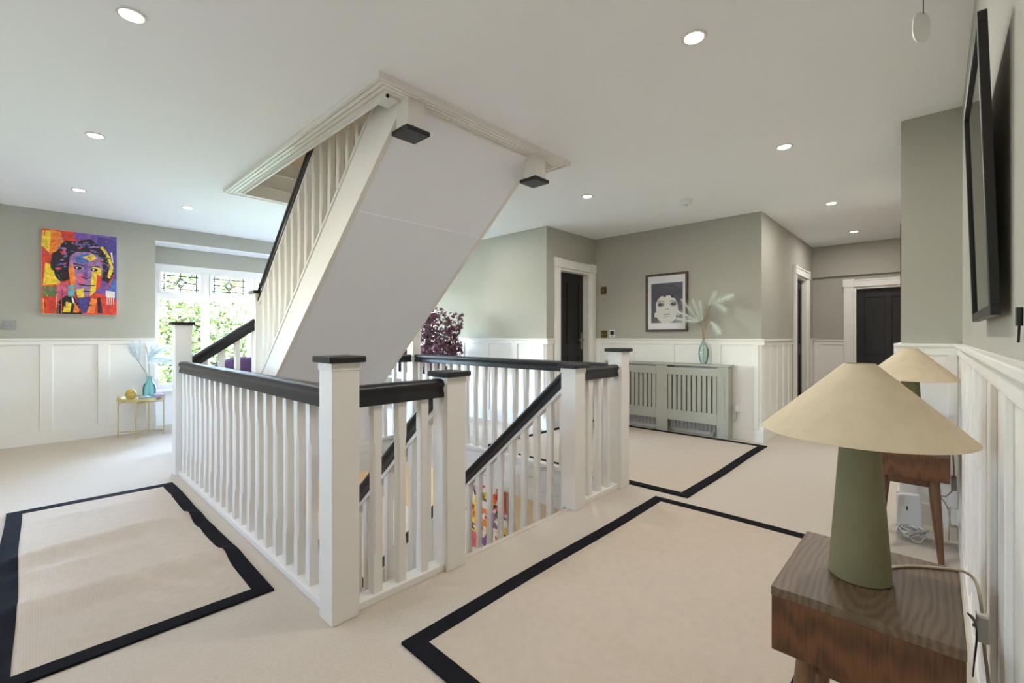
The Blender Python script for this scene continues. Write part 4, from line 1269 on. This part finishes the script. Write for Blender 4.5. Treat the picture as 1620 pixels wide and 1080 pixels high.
# ------------------------------------------------------------------ purple armchair in the bay
AX, AY = 1.78, 6.12
t = thing('armchair', 'purple velvet tub armchair in the bay seen through the stair balusters', 'armchair', (AX, AY, 0))
def tub(g, r0, r1, z0, zf, a0, a1, n=24):
    vs = []; fs = []
    for k in range(n + 1):
        a = a0 + (a1 - a0) * k / n
        top = zf(k / n)
        for r_, z in ((r0, z0), (r0, top - .02), ((r0 + r1) / 2, top), (r1, top - .02), (r1, z0)):
            vs.append((AX + r_ * math.cos(a), AY + r_ * math.sin(a), z))
    for k in range(n):
        for j in range(5):
            fs.append((k * 5 + j, k * 5 + (j + 1) % 5, k * 5 + 5 + (j + 1) % 5, k * 5 + 5 + j))
    fs += [(4, 3, 2, 1, 0), tuple(n * 5 + j for j in range(5))]
    return g.add(vs, fs)
g = G(); tub(g, .30, .37, .17, lambda s: .60 + .24 * math.sin(math.pi * s) ** 1.2, rad(-60), rad(210)); obj('backrest', g, 'purple', t, smooth=True)
g = G(); g.lathe([(.0001, .17), (.29, .17), (.295, .19), (.295, .38), (.28, .43), (.20, .445), (.0001, .45)], (AX, AY, 0), 32); obj('seat', g, 'lilac', t, smooth=True)
for a in (45, 135, 225, 315):
    g = G(); g.tube([(AX + .22 * math.cos(rad(a)), AY + .22 * math.sin(rad(a)), .172), (AX + .26 * math.cos(rad(a)), AY + .26 * math.sin(rad(a)), 0)], [.02, .012], 12); obj('leg', g, 'walnut_leg', t, smooth=True)
g = G(); g.prism([(AX - .20, .60), (AX, .68), (AX + .20, .60), (AX + .18, .46), (AX - .18, .46)], 'y', AY - .14, AY - .04)
o = obj('throw_cushion', g, 'lilac', bevel=.03, at=(AX, AY - .18, .45)); tag(o, 'lilac cushion on the purple armchair in the bay', 'cushion')

# dry sprig on the bay window sill
t = thing('sprig_vase', 'white vase with brown leaved sprig on the bay window sill', 'vase', (1.24, 6.94, .45))
g = G(); g.lathe([(.0001, 0), (.032, 0), (.042, .05), (.036, .11), (.022, .15), (.026, .17), (.018, .17), (.0001, .02)], (1.24, 6.94, .45), 20); obj('vase_body', g, 'white_flower', t, smooth=True)
g = G(); g.tube(bez([(1.24, 6.94, .60), (1.23, 6.93, .75), (1.15, 6.91, .82), (1.08, 6.90, .80)]), .003, 6); obj('stem', g, 'brownleaf', t)
for k in range(9):
    b = Vector((1.24 - .018 * k, 6.92, .78 + .01 * (k % 3)))
    e = b + Vector((R.uniform(-.08, -.03), R.uniform(-.02, .02), R.uniform(-.04, .05))); s_ = Vector((.006, 0, .014))
    m_ = (b + e) / 2
    g = G(); g.add([b, m_ + s_, e, m_ - s_], [(0, 1, 2, 3)]); obj('leaf', g, 'brownleaf', t)

# ------------------------------------------------------------------ garden
g = G(); g.box(-40, 60, 7.25, 10.2, -3.1, -2.995); struct(obj('bounce_paving', g, 'paving'))  # pale paving put in below the bay for neutral bounce light
g = G(); g.box(-40, 60, 10.2, 70, -3.1, -3.0); g.box(4.6, 60, -30, 7.2, -3.1, -3.0); g.box(-60, -2.6, -30, 7.2, -3.1, -3.0); o = struct(obj('lawn', g, 'grass'))
def tree(label, x, y, z0, h, rx, rz, n, seed, m):
    t = thing('garden_tree', label, 'tree', (x, y, z0), 'trees in the garden')
    rr = random.Random(seed)
    g = G(); g.tube([(x, y, z0), (x + .1, y, z0 + h * .4), (x, y + .1, z0 + h * .8)], [.16, .12, .05], 10)
    for k in range(6):
        a = k * 1.05; g.tube([(x, y, z0 + h * (.3 + .08 * k)), (x + rx * .6 * math.cos(a), y + rx * .6 * math.sin(a), z0 + h * (.5 + .07 * k))], [.05, .015], 6)
    obj('trunk', g, 'trunk', t)
    g = G()
    cz = z0 + h - rz
    cs = []
    for k in range(34):
        v = Vector((rr.gauss(0, 1), rr.gauss(0, 1), rr.gauss(0, 1))).normalized() * rr.uniform(.25, .85)
        cs.append((Vector((x + v.x * rx, y + v.y * rx, cz + v.z * rz)), rr.uniform(.28, .45) * rx))
    for q in range(n):
        c, r_ = rr.choice(cs)
        p = c + Vector((rr.gauss(0, 1), rr.gauss(0, 1), rr.gauss(0, 1))).normalized() * r_ * rr.uniform(.6, 1.0)
        ax = Vector((rr.uniform(-1, 1), rr.uniform(-1, 1), rr.uniform(-1, .6))).normalized(); sd = ax.orthogonal().normalized()
        sd = Matrix.Rotation(rr.uniform(0, 6.28), 3, ax) @ sd
        L = rr.uniform(.09, .16)
        g.add([p, p + ax * L * .5 + sd * L * .28, p + ax * L, p + ax * L * .5 - sd * L * .28], [(0, 1, 2, 3)])
    f = obj('foliage', g, m, t); f['kind'] = 'stuff'
    return t


tree('bushy green tree just outside the bay window', 2.35, 12.0, -3, 6.4, 1.75, 2.9, 13000, 1, 'leaf')
tree('light green tree standing farther back in the garden', 4.3, 17.5, -3, 7.6, 2.3, 3.4, 10000, 2, 'leaf2')
# neighbour's brick house behind the trees
t = thing('brick_house', 'red brick house far behind the garden trees', 'house', (9.5, 30, -3))
g = G(); g.box(5.5, 14, 28, 36, -3, 2.4); obj('house_wall', g, 'brickwall', t)
g = G(); g.prism([(5.1, 2.4), (14.4, 2.4), (9.7, 5.4)], 'y', 27.6, 36.4); obj('house_roof', g, 'rooftile', t)
for x in (7.0, 10.0, 12.4):
    g = G(); g.box(x - .6, x + .6, 27.95, 28.02, .2, 1.6); w_ = obj('house_window', g, 'pvc', t)
    g = G(); g.box(x - .5, x + .5, 27.93, 27.955, .3, 1.5); obj('pane', g, 'screen', w_)
